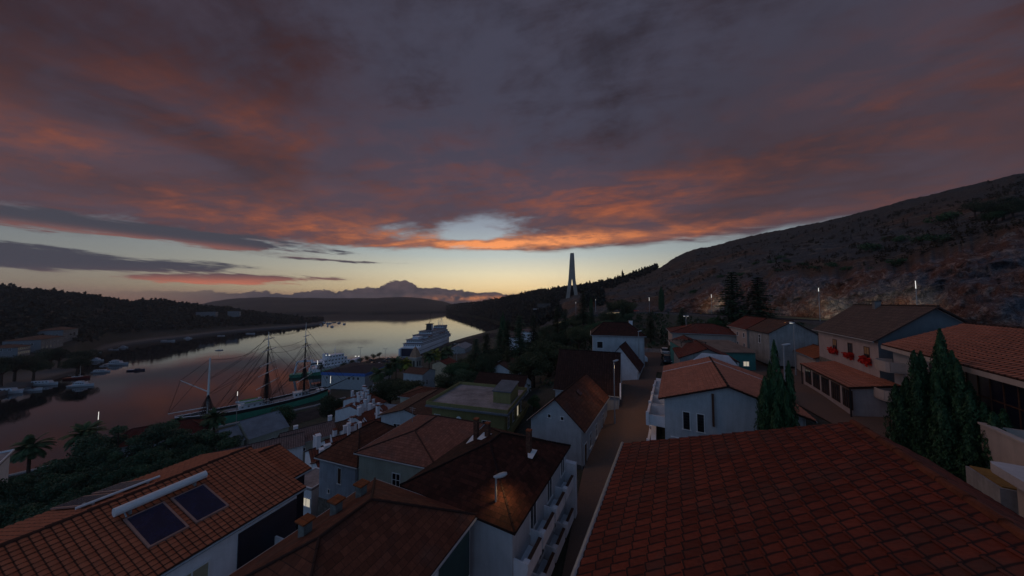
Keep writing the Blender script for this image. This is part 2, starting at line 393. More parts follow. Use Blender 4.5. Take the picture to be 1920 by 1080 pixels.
# outer limit of the near ground by picture column (quay edge, then the highway)
CO = [(-1500,40),(-500,62),(0,78),(95,85),(171,90),(300,101),(337,103),(455,118),(560,134),(620,146),(640,200),(656,218),(714,249),(758,249),(779,250),(790,262),(822,312),(860,370),(895,430),(930,498),(938,520),
      (1000,330),(1080,236),(1150,224),(1240,208),(1305,186),(1335,177),(1400,155),(1540,116),(1600,107),(1700,92),(1800,82),(1920,74),(2200,63),(3000,52),(4500,40)]
COx, COy = [c[0] for c in CO], [c[1] for c in CO]
def mesh_grid(name, V, mat, uvs=None):   # V [i][j] -> grid mesh, smooth shaded
    ni, nj = V.shape[:2]; me = bpy.data.meshes.new(name)
    idx = np.arange(ni * nj).reshape(ni, nj)
    q = np.stack([idx[:-1, :-1], idx[1:, :-1], idx[1:, 1:], idx[:-1, 1:]], -1).reshape(-1, 4)
    me.from_pydata(V.reshape(-1, 3).tolist(), [], q.tolist()); me.materials.append(mat)
    me.polygons.foreach_set('use_smooth', np.ones(len(q), bool)); me.update()
    o = bpy.data.objects.new(name, me); COL.objects.link(o); return o
def fbm(p, s, o=5): return noise.fractal(Vector(p) * s, .9, 2.0, o, noise_basis='PERLIN_ORIGINAL')

m, t, b, o_ = bsdf('ground_soil'); v = t.n('ShaderNodeTexCoord').outputs['Object']
n = t.noise(v, .12, 6, .6); n2 = t.noise(v, 1.7, 6, .65)
c = t.mix(t.ss(n, .4, .6), (.05, .045, .035), (.030, .040, .022)); c = t.mix(t.m('MULTIPLY', t.ss(n2, .5, .7), .6), c, (.09, .08, .07))
t.put(b.inputs['Base Color'], c); b.inputs['Roughness'].default_value = .95; bump(t, b, n2, .8, .3); SOIL = m
cols = sorted(set(list(range(-1500, 600, 20)) + list(range(600, 960, 6)) + list(range(960, 2400, 12)) + list(range(2400, 4500, 60)) + [c[0] for c in CO]))
NR = 90; V = np.zeros((len(cols), NR + 2, 3))
for i, px in enumerate(cols):
    Ye = interp(px, COx, COy); tt = (px - 960) / F
    ys = np.concatenate([[-25 * (1 if abs(tt) > .1 else 1)], np.geomspace(2.5, Ye, NR - 1)])
    xs = ys * tt; xs[0] = 2.5 * tt * 3
    z = gz_arr(xs, ys); V[i, :NR] = np.c_[xs, ys, z]
    e = Vector((tt, 1)).normalized()
    lowz = -4 if px < 940 else z[-1] - 2
    for j, dd in ((NR, .3), (NR + 1, .5)): V[i, j] = (xs[-1] + e.x * dd, ys[-1] + e.y * dd, lowz if j == NR else lowz - 1)
struct(mesh_grid('ground', V, SOIL))

# hill on the right with the rock cut
m, t, b, o_ = bsdf('hill_rock'); geo_ = t.n('ShaderNodeTexCoord').outputs['Object']
at1 = t.n('ShaderNodeAttribute', attribute_name='cut').outputs['Fac']
px_, py_, pz_ = t.sep(geo_)
warp = t.noise(geo_, .12, 5, .6, out=1)
g2 = t.vm('ADD', geo_, t.vm('MULTIPLY', warp, (9, 9, 9)))
na = t.noise(g2, .07, 8, .65); nb = t.noise(g2, .5, 8, .7, .6); nc = t.noise(g2, 2.2, 8, .7, .5)
rock = t.mix(t.ss(na, .42, .58), (.25, .115, .080), (.17, .17, .20))
rock = t.mix(t.m('MULTIPLY', t.ss(nb, .48, .66), .8), rock, (.46, .36, .31))
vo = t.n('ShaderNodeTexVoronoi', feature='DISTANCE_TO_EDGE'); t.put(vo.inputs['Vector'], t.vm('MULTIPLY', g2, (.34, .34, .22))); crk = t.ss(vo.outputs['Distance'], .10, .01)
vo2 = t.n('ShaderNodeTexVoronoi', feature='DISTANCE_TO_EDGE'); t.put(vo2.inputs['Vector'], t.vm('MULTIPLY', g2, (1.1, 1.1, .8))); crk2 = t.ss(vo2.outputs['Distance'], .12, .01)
rock = t.mix(t.m('MULTIPLY', t.m('MAXIMUM', t.m('MULTIPLY', crk, .5), t.m('MULTIPLY', crk2, .55)), t.ss(nb, .62, .42)), rock, (.02, .016, .016)); rock = t.mix(t.m('MULTIPLY', t.ss(nc, .52, .36), .85), rock, (.015, .013, .014))  # dark joints and hollows in the colour, also standing in for crevice shade
nbig = t.noise(geo_, .018, 5, .55, .4)
strat = t.noise(t.vm('MULTIPLY', g2, (.05, .05, .5)), 1.2, 6, .6)
slope = t.mix(t.ss(nbig, .44, .56), (.125, .068, .044), (.080, .080, .084)); slope = t.mix(t.m('MULTIPLY', t.ss(strat, .52, .66), .6), slope, (.27, .21, .165))
slope = t.mix(t.m('MULTIPLY', t.ss(nb, .5, .66), .7), slope, (.022, .024, .016)); slope = t.mix(t.m('MULTIPLY', t.ss(nc, .55, .66), .8), slope, (.32, .27, .23))
slope = t.mix(t.m('MULTIPLY', t.ss(nc, .46, .36), .7), slope, (.020, .019, .013))
zn = t.n('ShaderNodeAttribute', attribute_name='zone').outputs['Fac']
slope = t.mix(t.m('MULTIPLY', t.ss(t.m('ADD', zn, t.m('MULTIPLY', t.m('SUBTRACT', nbig, .5), .8)), 1.45, 1.7), .8), slope, t.mix(t.ss(nc, .4, .62), (.034, .031, .028), (.135, .118, .105)))
dist_g = t.ss(t.m('SUBTRACT', py_, t.m('MULTIPLY', px_, .6)), 330, 480)
slope = t.mix(dist_g, slope, (.018, .022, .014))
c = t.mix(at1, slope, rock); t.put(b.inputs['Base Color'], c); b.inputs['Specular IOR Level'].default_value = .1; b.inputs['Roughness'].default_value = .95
bump(t, b, t.m('ADD', t.m('MULTIPLY', nb, 1.0), t.m('MULTIPLY', nc, .35)), 1.0, 1.2); HILL = m
#  px, Y start, z start, Y cliff top, z cliff top, Y crest, y crest
HT = [(836,1240,-1,1260,4,1500,573),(850,1200,-1,1230,6,1400,572),(870,1060,-1,1090,8,1250,570.5),(900,880,-1,910,10,1050,568),(940,640,0,680,8,860,562),(1000,325,14,420,22,760,549),(1040,270,30,350,37,700,544),(1080,232,38,280,44,650,541),
      (1150,218,42,235,46,550,529),(1200,207,42.6,220,47,490,515),(1240,200,42.8,207,47.5,450,501),(1270,190,42.8,200,51,432,481),(1305,180,42.8,190,54,420,466),(1335,172,42.8,183,58,408,462),(1400,150,42.8,160,60.5,380,444),
      (1450,135,42.8,146,62,355,434),(1500,122,42.8,134,61.5,335,424),(1540,112,42.9,124,60.8,320,415),(1600,103,43,115,60.8,300,401),(1700,88,43,102,62,262,376),(1800,78,43,92,65.5,232,351),(1920,70,43,86,71,205,323),(2200,59,43,75,76,180,280),(3000,48,43,64,78,160,200),(4500,38,43,50,78,140,100)]
HX = [h[0] for h in HT]
def hill_pt(px, s):
    """s 0..1 cliff face, 1..2 slope to the crest, 2..3 behind it"""
    g = lambda k: interp(px, HX, [h[k] for h in HT])
    Ya, za, Yb, zb, Yc, yc = (g(k) for k in range(1, 7)); zc = H + (Y0 - yc) / F * Yc
    if s <= 1: q = s; Y = Ya + (Yb - Ya) * q ** 1.1; z = za + (zb - za) * (q ** .8)
    elif s <= 2:
        q = s - 1; Y = Yb + (Yc - Yb) * q; z = zb + (zc - zb) * (q * 1.12 - .12 * q * q) 
        z += -min((zc - zb) * .06, 5) * math.sin(q * math.pi) * (1 if px > 1100 else 0)
    else: q = s - 2; Y = Yc * (1 + .5 * q); z = zc - 45 * q * q - 6 * q
    return Y, z
hc = list(range(836, 1100, 12)) + list(range(1100, 1200, 4)) + list(range(1200, 2000, 3)) + list(range(2000, 3000, 25)) + list(range(3000, 4501, 100))
hs = list(np.linspace(0, 1, 34)) + list(np.linspace(1, 2, 70))[1:] + list(np.linspace(2, 3, 8))[1:]
V = np.zeros((len(hc), len(hs), 3)); cut = np.zeros((len(hc), len(hs)))
for i, px in enumerate(hc):
    tt = (px - 960) / F
    for j, s in enumerate(hs):
        Y, z = hill_pt(px, s); p = Vector((tt * Y, Y, z))
        steep = interp(px, [1150, 1290, 4500], [0, 1, 1])
        k = math.sin(min(s, 1) * math.pi) ** .5 if s <= 1 else 0
        cut[i, j] = steep * (1 if s < .97 else max(0, 1 - (s - .97) * 14))
        if s <= 1.0:
            d1 = (noise.turbulence(p * .11, 5, False) - .35) * 5.5 * steep * k + fbm(p, .5, 4) * 1.4 * steep * k + (noise.turbulence(p * .42, 4, True) - .5) * 2.2 * steep * k
            r = Vector((tt, 1, 0)).normalized(); p += r * d1 + Vector((0, 0, fbm(p, .3, 3) * 1.0 * k))
        if s > .9:
            q = min(1, (s - .9) * 4); edge = max(0, 1 - abs(s - 2) * 3)
            sc = min(1, Y / 300)
            p.z += q * (fbm(p, .045, 4) * 3.0 * sc * (1 - edge * .75) + fbm(p, .25, 4) * .9 * sc)
            if s <= 1.15: p.z += fbm((px * .02, 3, 1), 1.1, 4) * 3.2 * steep * (1 - abs(s - 1) / .15)
        V[i, j] = p
hill = mesh_grid('hillside', V, HILL); struct(hill)
cz_ = hill.data.attributes.new('zone', 'FLOAT', 'POINT'); cz_.data.foreach_set('value', np.tile(np.array(hs, dtype=np.float32), (len(hc), 1)).ravel())
ca_ = hill.data.attributes.new('cut', 'FLOAT', 'POINT'); ca_.data.foreach_set('value', cut.ravel().astype(np.float32))
def hill_at(px, s):
    Y, z = hill_pt(px, s); p = Vector(((px - 960) / F * Y, Y, z))
    if s > .9:
        q = min(1, (s - .9) * 4); edge = max(0, 1 - abs(s - 2) * 3); sc = min(1, Y / 300)
        p.z += q * (fbm(p, .045, 4) * 3.0 * sc * (1 - edge * .75) + fbm(p, .25, 4) * .9 * sc)
    return p

# left bank across the water
m, t, b, o_ = bsdf('bank_soil'); v = t.n('ShaderNodeTexCoord').outputs['Object']
n = t.noise(v, .03, 6, .6); n2 = t.noise(v, .3, 6, .65); _, _, zz = t.sep(v)
c = t.mix(t.ss(n, .4, .6), (.030, .030, .024), (.016, .020, .012)); c = t.mix(t.m('MULTIPLY', t.ss(n2, .5, .7), .5), c, (.06, .055, .05))
c = t.mix(t.ss(zz, 3.6, 1.8), c, (.11, .10, .10)); t.put(b.inputs['Base Color'], c); b.inputs['Roughness'].default_value = .95; BANK = m
LB = [(-1500,90,300,470),(-600,118,340,500),(-200,135,370,520),(0,150,400,537),(60,168,410,545),(110,186,425,551),(150,203,440,555),(170,246,445,557),(200,300,460,559),(230,325,480,562),(300,372,520,565),(350,400,550,571),(400,445,600,578),(480,512,660,586),(560,575,720,594),(596,628,770,599),(612,700,800,603)]
LX = [h[0] for h in LB]
lcs = list(range(-1500, 0, 50)) + list(range(0, 613, 6)); ls = [0, .02, .05] + list(np.linspace(.12, 1, 26)) + [1.1, 1.3, 1.6]
V = np.zeros((len(lcs), len(ls) + 1, 3))
def bank_pt(px, s):
    g = lambda k: interp(px, LX, [h[k] for h in LB]); Ya, Yc, yc = g(1), g(2), g(3); zc = H + (Y0 - yc) / F * Yc - 4
    zc = max(zc, 3)
    Y = Ya + (Yc - Ya) * s
    if s <= .12: z = 2.0 + s * 8
    elif s <= 1: q = (s - .12) / .88; z = 2.9 + (zc - 2.9) * q ** .9
    else: z = zc - (s - 1) * 25
    p = Vector(((px - 960) / F * Y, Y, z))
    if s > .12: p.z += fbm(p, .02, 4) * 4 * min(1, (s - .12) * 3) * min(1, zc / 30)
    return p
for i, px in enumerate(lcs):
    for j, s in enumerate(ls):
        V[i, j + 1] = bank_pt(px, s)
    V[i, 0] = V[i, 1] + np.array((0, -.2, -6))
struct(mesh_grid('headland', V, BANK))

# far hills at the end of the bay
m, t, b, o_ = bsdf('far_hills'); v = t.n('ShaderNodeTexCoord').outputs['Object']
n = t.noise(v, .012, 8, .65); c = t.mix(t.ss(n, .35, .65), (.030, .022, .016), (.050, .036, .026)); t.put(b.inputs['Base Color'], c); b.inputs['Roughness'].default_value = 1; FARM = m
FH = [(100,566),(330,578),(375,571),(400,565),(435,560),(500,557),(540,558),(600,559),(660,559),(700,559),(735,557),(765,557),(800,560),(830,565),(852,571),(870,575),(1000,578),(1200,580)]
fx = [f[0] for f in FH]; fcs = list(range(100, 1200, 8)); V = np.zeros((len(fcs), 16, 3))
for i, px in enumerate(fcs):
    Yc = 2000 - 300 * math.sin((px - 100) / 260); Ya = interp(px, [100, 560, 640, 700, 840, 900, 1200], [1000, 1150, 1300, 1250, 1400, 1500, 1600])
    zc = H + (Y0 - interp(px, fx, [f[1] for f in FH])) / F * Yc
    for j in range(16):
        s = (j - 1) / 12; Y = Ya + (Yc - Ya) * max(s, 0); z = -5 if j == 0 else (1 + (zc - 1) * min(s, 1) ** .8 - max(0, s - 1) * 60)
        p = Vector(((px - 960) / F * Y, Y, z))
        if j > 1: p.z += fbm(p, .006, 4) * 8 * max(0, math.sin(min(s, 1) * math.pi)) + fbm(p, .03, 3) * 2.0
        V[i, j] = p
struct(mesh_grid('hills', V, FARM))

# water
m, t, b, o_ = bsdf('water'); v = t.n('ShaderNodeTexCoord').outputs['Object']
n = t.noise(t.vm('MULTIPLY', v, (1, 1.6, 1)), .5, 4, .6); n2 = t.noise(v, .045, 3, .5)
t.put(b.inputs['Base Color'], (.010, .011, .013)); b.inputs['Roughness'].default_value = .03; b.inputs['IOR'].default_value = 1.33
bump(t, b, t.m('ADD', t.m('MULTIPLY', n, .25), t.m('MULTIPLY', n2, .8)), .13, .3)
wa = MB().face([(-5000, -400, 0), (1500, -400, 0), (1500, 5000, 0), (-5000, 5000, 0)]).build('water', m); struct(wa)

# ---------------------------------------------------------------- roads
def ribbon(name, pts, wid, mat, lift=.12, zf=None, step=1.0):
    P_ = []
    for a, b_ in zip(pts, pts[1:]):
        a = Vector(a); b_ = Vector(b_); k = max(1, int((b_ - a).length / step))
        P_ += [a.lerp(b_, i / k) for i in range(k)]
    P_.append(Vector(pts[-1])); 
    for _ in range(6): P_ = [P_[0]] + [(P_[i - 1] + P_[i] * 2 + P_[i + 1]) / 4 for i in range(1, len(P_) - 1)] + [P_[-1]]
    nv = 9; V = np.zeros((len(P_), nv, 3))
    for i, p in enumerate(P_):
        d = (P_[min(i + 1, len(P_) - 1)] - P_[max(i - 1, 0)]).normalized(); nrm = Vector((d.y, -d.x))
        wd = wid[0] + (wid[1] - wid[0]) * i / (len(P_) - 1)
        for j in range(nv):
            q = p.xy + nrm * (j / (nv - 1) - .5) * wd
            V[i, j] = (q.x, q.y, (gz(q.x, q.y) if zf is None else zf(q.x, q.y)) + lift)
    return struct(mesh_grid(name, V, mat))
m, t, b, o_ = bsdf('street_paving'); v = t.n('ShaderNodeTexCoord').outputs['Object']
n = t.noise(v, .25, 5, .6); n2 = t.noise(v, 5, 6, .7); n3 = t.noise(v, 30, 3, .6)
c = t.mix(t.ss(n, .35, .65), (.16, .095, .068), (.125, .088, .072)); c = t.mix(t.m('MULTIPLY', t.ss(n2, .45, .7), .5), c, (.20, .125, .088)); c = t.mix(t.m('MULTIPLY', t.ss(n3, .5, .35), .5), c, (.035, .025, .02))
t.put(b.inputs['Base Color'], c); b.inputs['Roughness'].default_value = .9; bump(t, b, n3, .5, .03); PAVE = m
ASPH = plain('asphalt', (.045, .045, .05), .9, .4, .6)
QUAYM = plain('quay_paving', (.065, .058, .056), .9, .4, .25)
ribbon('street', [(-6, -4), (2.6, 9), (6.6, 19), (10.2, 28), (13.5, 36), (17.5, 45), (24, 57), (31, 68), (33, 76), (27, 84)], (6.5, 8.5), PAVE)
ribbon('upper_street', [(30, 10), (33, 24), (36.5, 34), (42, 44), (49, 56), (57, 68)], (8, 9), PAVE, .14)
ribbon('alley', [(40, 46), (33, 51), (28, 56), (26, 60)], (5, 5), PAVE, .1)
ribbon('highway', [(150, 20), (118, 55), (105, 80), (103, 105), (106, 140), (108, 165), (100, 190), (85, 206), (55, 218), (20, 260)], (11, 11), ASPH, .5, step=4)
ribbon('quay_road', [(-150, 66), (-122, 86), (-105, 104), (-80, 128), (-68, 150)], (12, 16), QUAYM, .10, step=3)
ribbon('parking_lot', [(-95, 198), (-98, 244)], (52, 30), QUAYM, .12, step=3)
ribbon('ferry_quay', [(-74, 244), (-62, 290), (-44, 370), (-22, 440)], (36, 18), QUAYM, .12, step=4)
# paler edge of the quay beside the ship
def strip(name, pts, wid, hgt, mat, label, cat, zf=None, base=None, group=None):
    mb = MB()
    for a, b_ in zip(pts, pts[1:]):
        a = Vector(a); b_ = Vector(b_); d = (b_ - a).normalized(); nn = Vector((d.y, -d.x)) * wid / 2
        k = max(1, int((b_ - a).length / 4))
        for i in range(k):
            p = a.lerp(b_, i / k); q = a.lerp(b_, (i + 1) / k)
            zp = (gz(*p) if zf is None else zf(*p)); zq = (gz(*q) if zf is None else zf(*q))
            pts8 = [(p - nn, zp), (q - nn, zq), (q + nn, zq), (p + nn, zp)]
            lo = [(v_.x, v_.y, z_ - 1.5) for v_, z_ in pts8]; hi = [(v_.x, v_.y, z_ + hgt) for v_, z_ in pts8]
            mb.face(lo[::-1]); mb.face(hi)
            for m_ in range(4): mb.face([lo[m_], lo[(m_ + 1) % 4], hi[(m_ + 1) % 4], hi[m_]])
    o = mb.build(name, mat)
    return tag(o, label, cat, group)

# ---------------------------------------------------------------- buildings
def tile_geo(mb, p0, e, g, W_, L_, cw, cl, amp=.05, per=6, step=.05, seed=0, skew=0):
    if cw < .3: amp = .035; per = 4; step = .035
    """real overlapping roof tiles over a rectangle: p0 eave start, e along the eave, g up the slope"""
    e = Vector(e); g = Vector(g); nn = e.cross(g).normalized(); nn = -nn if nn.z < 0 else nn; p0 = Vector(p0)
    nc = int(round(W_ / cw)); nr = max(1, int(round(L_ / cl))); cw = W_ / nc; cl = L_ / nr; rr = random.Random(seed)
    for j in range(nr):
        a = []; b_ = []; c_ = []
        for i in range(nc * per + 1):
            u = i / per * cw; uk = (u + skew * j * cl) / cw; k = int(uk // 1); ph = uk % 1
            hgt = abs(math.sin(math.pi * ph)) ** .8 * amp * (.5 if skew else 1)
            wv = (.10 * (ph - .5) if skew else 0)
            rj = math.sin(k * 12.9 + j * 78.2 + seed) * .006; sh = math.sin(k * 3.7 + j * 5.1) * .015 - hgt * .8 + wv
            a.append((p0 + e * u + g * (j * cl + sh) + nn * (hgt + step + rj), (u, j * cl + .002)))  # lower lip
            b_.append((p0 + e * u + g * ((j + 1) * cl + .06) + nn * (hgt * .75 + .004), (u, (j + 1) * cl - .002)))
            c_.append((p0 + e * u + g * (j * cl + sh) + nn * (hgt * .75 - .01), (u, j * cl)))
        for i in range(nc * per):
            mb.face([a[i][0], a[i + 1][0], b_[i + 1][0], b_[i][0]], [a[i][1], a[i + 1][1], b_[i + 1][1], b_[i][1]])
            mb.face([c_[i][0], c_[i + 1][0], a[i + 1][0], a[i][0]], [c_[i][1]] * 4)
GEO = {'red_clay_tiles': (.42, .60, .55), 'terracotta_tiles': (.27, .31), 'salmon_tiles': (.40, .36)}
def window(root, face, B, s, z, w_, h_, kind='plain', name='window', glass=GLASS, frame=FRAME):
    """window or door on a wall face; s = centre along the face, z = sill above the wall's foot"""
    x0, x1, y0, y1 = B
    def bx(mb, a, b_, c, d, e0, e1):   # along, height, outward
        if face == 'front': mb.box(a, b_, y0 - e1, y0 - e0, c, d)
        elif face == 'back': mb.box(a, b_, y1 + e0, y1 + e1, c, d)
        elif face == 'left': mb.box(x0 - e1, x0 - e0, a, b_, c, d)
        else: mb.box(x1 + e0, x1 + e1, a, b_, c, d)
    f = .07 if w_ > .5 else .05; a, c = s - w_ / 2, s + w_ / 2
    mb = MB(); bx(mb, a - f, a, z, z + h_, -.05, .05); bx(mb, c, c + f, z, z + h_, -.05, .05); bx(mb, a - f, c + f, z + h_, z + h_ + f, -.05, .052)
    if name == 'window': bx(mb, a - f * 2, c + f * 2, z - f, z, -.05, .10)
    if kind in ('plain', 'lit', 'blind') and w_ > .6: bx(mb, s - .03, s + .03, z, z + h_, .022, .04)
    if kind == 'plain' and h_ > 1.4: bx(mb, a, c, z + h_ * .62, z + h_ * .62 + .05, .022, .038)
    o = mb.build(name, frame, root)
    g = MB(); bx(g, a, c, z, z + h_, -.03, .02)
    g.build('pane' if name != 'door' else 'door_leaf', {'lit': LITGL, 'shutter': BROWNF, 'door': WOOD}.get(kind, glass), o)
    if kind == 'blind': q = MB(); bx(q, a, c, z + h_ * .45, z + h_, .021, .035); q.build('roller_blind', plain('tan_blind', (.34, .20, .10), .7, .2, 3), o)
    if kind == 'bars':
        q = MB()
        for i in range(1, 5): x = a + (c - a) * i / 5; bx(q, x - .012, x + .012, z, z + h_, .03, .055)
        for i in range(1, 6): y = z + h_ * i / 6; bx(q, a, c, y - .012, y + .012, .032, .05)
        q.build('window_bars', DARKM, o)
    return o
def house(name, label, cat, O, az_, v0, v1, u0, u1, zb, ze, roof, wallm, roofm, rise=1.5, ov=.35, feats=(), group=None, ridge=None, th=.14, ridge_tiles=True, parapet=.5, gutter=True, plinth=None, hr=None):
    """O, az: local frame (x right, y away). v,u = eave rectangle. zb ground, ze eave height. roof = gable_u / gable_v / hip / flat / shed_(side)"""
    O = Vector((O[0], O[1])); a = rad(az_); ex = Vector((math.cos(a), -math.sin(a))); ey = Vector((math.sin(a), math.cos(a)))
    c = O + ex * ((v0 + v1) / 2) + ey * ((u0 + u1) / 2); X, Y = (v1 - v0) / 2, (u1 - u0) / 2
    root = thing(name, label, cat, (c.x, c.y, zb), -a, group); Hh = ze - zb
    wx, wy = X - ov, Y - ov; B = (-wx, wx, -wy, wy)
    mb = MB(); zt = Hh - .05; R_ = rise
    if roof == 'gable_u':
        rx = 0 if ridge is None else ridge - (v0 + v1) / 2
        for yy in (-wy, wy):
            pass
        zl = Hh + R_ * ov / (X + rx) - .1; zr = Hh + R_ * ov / (X - rx) - .1
        if hr is not None: zr = hr - zb + (Hh + R_ - (hr - zb)) * ov / (X - rx) - .1
        sec = [(-wx, -1.5), (wx, -1.5), (wx, zr), (rx, Hh + R_ - .12), (-wx, zl)]
        A_ = [(x, -wy, z) for x, z in sec]; B_ = [(x, wy, z) for x, z in sec]
        mb.loft([A_, B_])
    elif roof == 'gable_v':
        ry = 0 if ridge is None else ridge - (u0 + u1) / 2
        zf = Hh + R_ * ov / (Y + ry) - .1; zk = Hh + R_ * ov / (Y - ry) - .1
        sec = [(-wy, -1.5), (wy, -1.5), (wy, zk), (ry, Hh + R_ - .12), (-wy, zf)]
        mb.loft([[(-wx, y, z) for y, z in sec][::-1], [(wx, y, z) for y, z in sec][::-1]])
    elif roof.startswith('shed'):
        hi = roof[5:]; f = lambda x, y: Hh + R_ * {'left': (X - x) / (2 * X), 'right': (x + X) / (2 * X), 'back': (y + Y) / (2 * Y), 'front': (Y - y) / (2 * Y)}[hi]
        cs = [(-wx, -wy), (wx, -wy), (wx, wy), (-wx, wy)]
        mb.loft([[(x, y, -1.5) for x, y in cs], [(x, y, f(x, y) - .1) for x, y in cs]])
    else: mb.box(-wx, wx, -wy, wy, -1.5, zt if roof != 'flat' else Hh)
    wall = mb.build('wall', wallm, root)
    r = MB(); gk = roofm.name in GEO; gc = GEO.get(roofm.name)
    def panel(pts, rect=False):
        r.slab(pts, th)
        if rect and gk:
            p = [Vector(q) for q in pts]; e = p[1] - p[0]; g = p[-1] - p[0]
            tile_geo(r, p[0] + Vector((0, 0, .01)), e.normalized(), g.normalized(), e.length, g.length, gc[0], gc[1], seed=len(r.v), skew=gc[2] if len(gc) > 2 else 0)
    rt = MB(); rr_ = .11 if gk else .08
    if roof == 'gable_u':
        zR = Hh + R_
        panel([(-X, Y, Hh), (-X, -Y, Hh), (rx, -Y, zR), (rx, Y, zR)], True); hR = Hh if hr is None else hr - zb; panel([(X, -Y, hR), (X, Y, hR), (rx, Y, zR), (rx, -Y, zR)], True)
        rr_ = .15 if roofm.name == 'red_clay_tiles' else rr_
        n_ = max(2, int(2 * Y / (1.1 if gk else .6)))
        for i in range(n_):
            ya = -Y + 2 * Y * i / n_; yb = -Y + 2 * Y * (i + 1) / n_ + .05
            rt.tube((rx, ya, zR + .03), (rx, yb, zR + .0), rr_ * 1.12, 8, rr_ * .95)
    elif roof == 'gable_v':
        zR = Hh + R_
        panel([(-X, -Y, Hh), (X, -Y, Hh), (X, ry, zR), (-X, ry, zR)], True); panel([(X, Y, Hh), (-X, Y, Hh), (-X, ry, zR), (X, ry, zR)], True)
        n_ = max(2, int(2 * X / (1.1 if gk else .6)))
        for i in range(n_):
            rt.tube((-X + 2 * X * i / n_, ry, zR + .03), (-X + 2 * X * (i + 1) / n_ + .05, ry, zR), rr_ * 1.12, 8, rr_ * .95)
    elif roof == 'hip':
        zR = Hh + R_
        if ridge is not None: k = ridge            # half length of the ridge
        else: k = abs(X - Y)
        if X >= Y: E0, E1 = Vector((-k, 0, zR)), Vector((k, 0, zR))
        else: E0, E1 = Vector((0, -k, zR)), Vector((0, k, zR))
        a0, a1, a2, a3 = (Vector(q) for q in ((-X, -Y, Hh), (X, -Y, Hh), (X, Y, Hh), (-X, Y, Hh)))
        if X >= Y:
            panel([a0, a1, E1, E0] if k > .05 else [a0, a1, E0]); panel([a2, a3, E0, E1] if k > .05 else [a2, a3, E0]); panel([a1, a2, E1]); panel([a3, a0, E0])
            hips = [(a0, E0), (a3, E0), (a1, E1), (a2, E1)]
        else:
            panel([a0, a1, E0]); panel([a1, a2, E1, E0]); panel([a2, a3, E1]); panel([a3, a0, E0, E1])
            hips = [(a0, E0), (a1, E0), (a2, E1), (a3, E1)]
        up = Vector((0, 0, .02))
        for p, q in hips:
            n_ = max(3, int((q - p).length / .5))
            for i in range(n_): rt.tube(p.lerp(q, i / n_) + up * 1.6, p.lerp(q, (i + 1) / n_) + up, rr_ * .9, 6, rr_ * .75)
        if k > .05: rt.tube(E0 + up, E1 + up, rr_, 6)
    elif roof.startswith('shed'):
        P4 = {'back': [(-X, -Y), (X, -Y), (X, Y), (-X, Y)], 'front': [(X, Y), (-X, Y), (-X, -Y), (X, -Y)], 'right': [(-X, Y), (-X, -Y), (X, -Y), (X, Y)], 'left': [(X, -Y), (X, Y), (-X, Y), (-X, -Y)]}[hi]
        panel([(x, y, f(x, y)) for x, y in P4], True)
    else:
        r.box(-X, X, -Y, Y, Hh + .003, Hh + .22)
        pw_ = .10
        rt.box(-X, X, -Y, -Y + pw_, Hh + .22, Hh + parapet); rt.box(-X, X, Y - pw_, Y, Hh + .22, Hh + parapet)
        rt.box(-X, -X + pw_, -Y + pw_, Y - pw_, Hh + .22, Hh + parapet - .003); rt.box(X - pw_, X, -Y + pw_, Y - pw_, Hh + .22, Hh + parapet - .003)
    ro = r.build('roof', roofm, root)
    if rt.v and ridge_tiles: rt.build('ridge_tiles' if roof != 'flat' else 'parapet', wallm if roof == 'flat' else plain('ridge_clay', (.16, .045, .022), .8, .45, 2.5, bmp=.5) if roofm.name == 'red_clay_tiles' else roofm, ro)
    if gutter and roof in ('gable_u', 'gable_v', 'hip'):
        g_ = MB()
        if roof != 'gable_v': g_.tube((-X - .05, -Y, Hh - .08), (-X - .05, Y, Hh - .08), .06, 6); g_.tube((X + .05, -Y, Hh - .08), (X + .05, Y, Hh - .08), .06, 6)
        if roof != 'gable_u': g_.tube((-X, -Y - .05, Hh - .08), (X, -Y - .05, Hh - .08), .06, 6); g_.tube((-X, Y + .05, Hh - .08), (X, Y + .05, Hh - .08), .06, 6)
        g_.build('gutter', GREYM, root)
        d_ = MB().tube((wx - .12, -wy - .07, 0), (wx - .12, -wy - .07, Hh - .1), .04, 6); d_.build('drainpipe', GREYM, root)
    if plinth: MB().box(-wx - .04, wx + .04, -wy - .04, wy + .04, -1.4, plinth[0]).build('plinth', plinth[1], root)
    root['_B'] = B; root['_H'] = Hh
    for fe in feats:
        window(root, fe[0], B, *fe[1:6], **(fe[6] if len(fe) > 6 else {}))
    del root['_B']; del root['_H']
    return root, B, Hh, (X, Y), ro
def chimney(root, ro, x, y, z0, h_, w_=.5, mat=None, cap=None, capw=.12, d_=None, name='chimney'):
    d_ = d_ or w_; mb = MB().box(x - w_ / 2, x + w_ / 2, y - d_ / 2, y + d_ / 2, z0 - .6, z0 + h_)
    o = mb.build(name, mat or STONE, root)
    q = MB().box(x - w_ / 2 - capw, x + w_ / 2 + capw, y - d_ / 2 - capw, y + d_ / 2 + capw, z0 + h_, z0 + h_ + .09)
    q.build('chimney_cap', cap or mat or STONE, o)
    return o
BRICK = tiles('chimney_brick', (.17, .075, .05), .22, .075, 'flat', var=.6)
BLOCK = plain('cement_blocks', (.20, .21, .20), .95, .4, 2.5, bmp=.5)

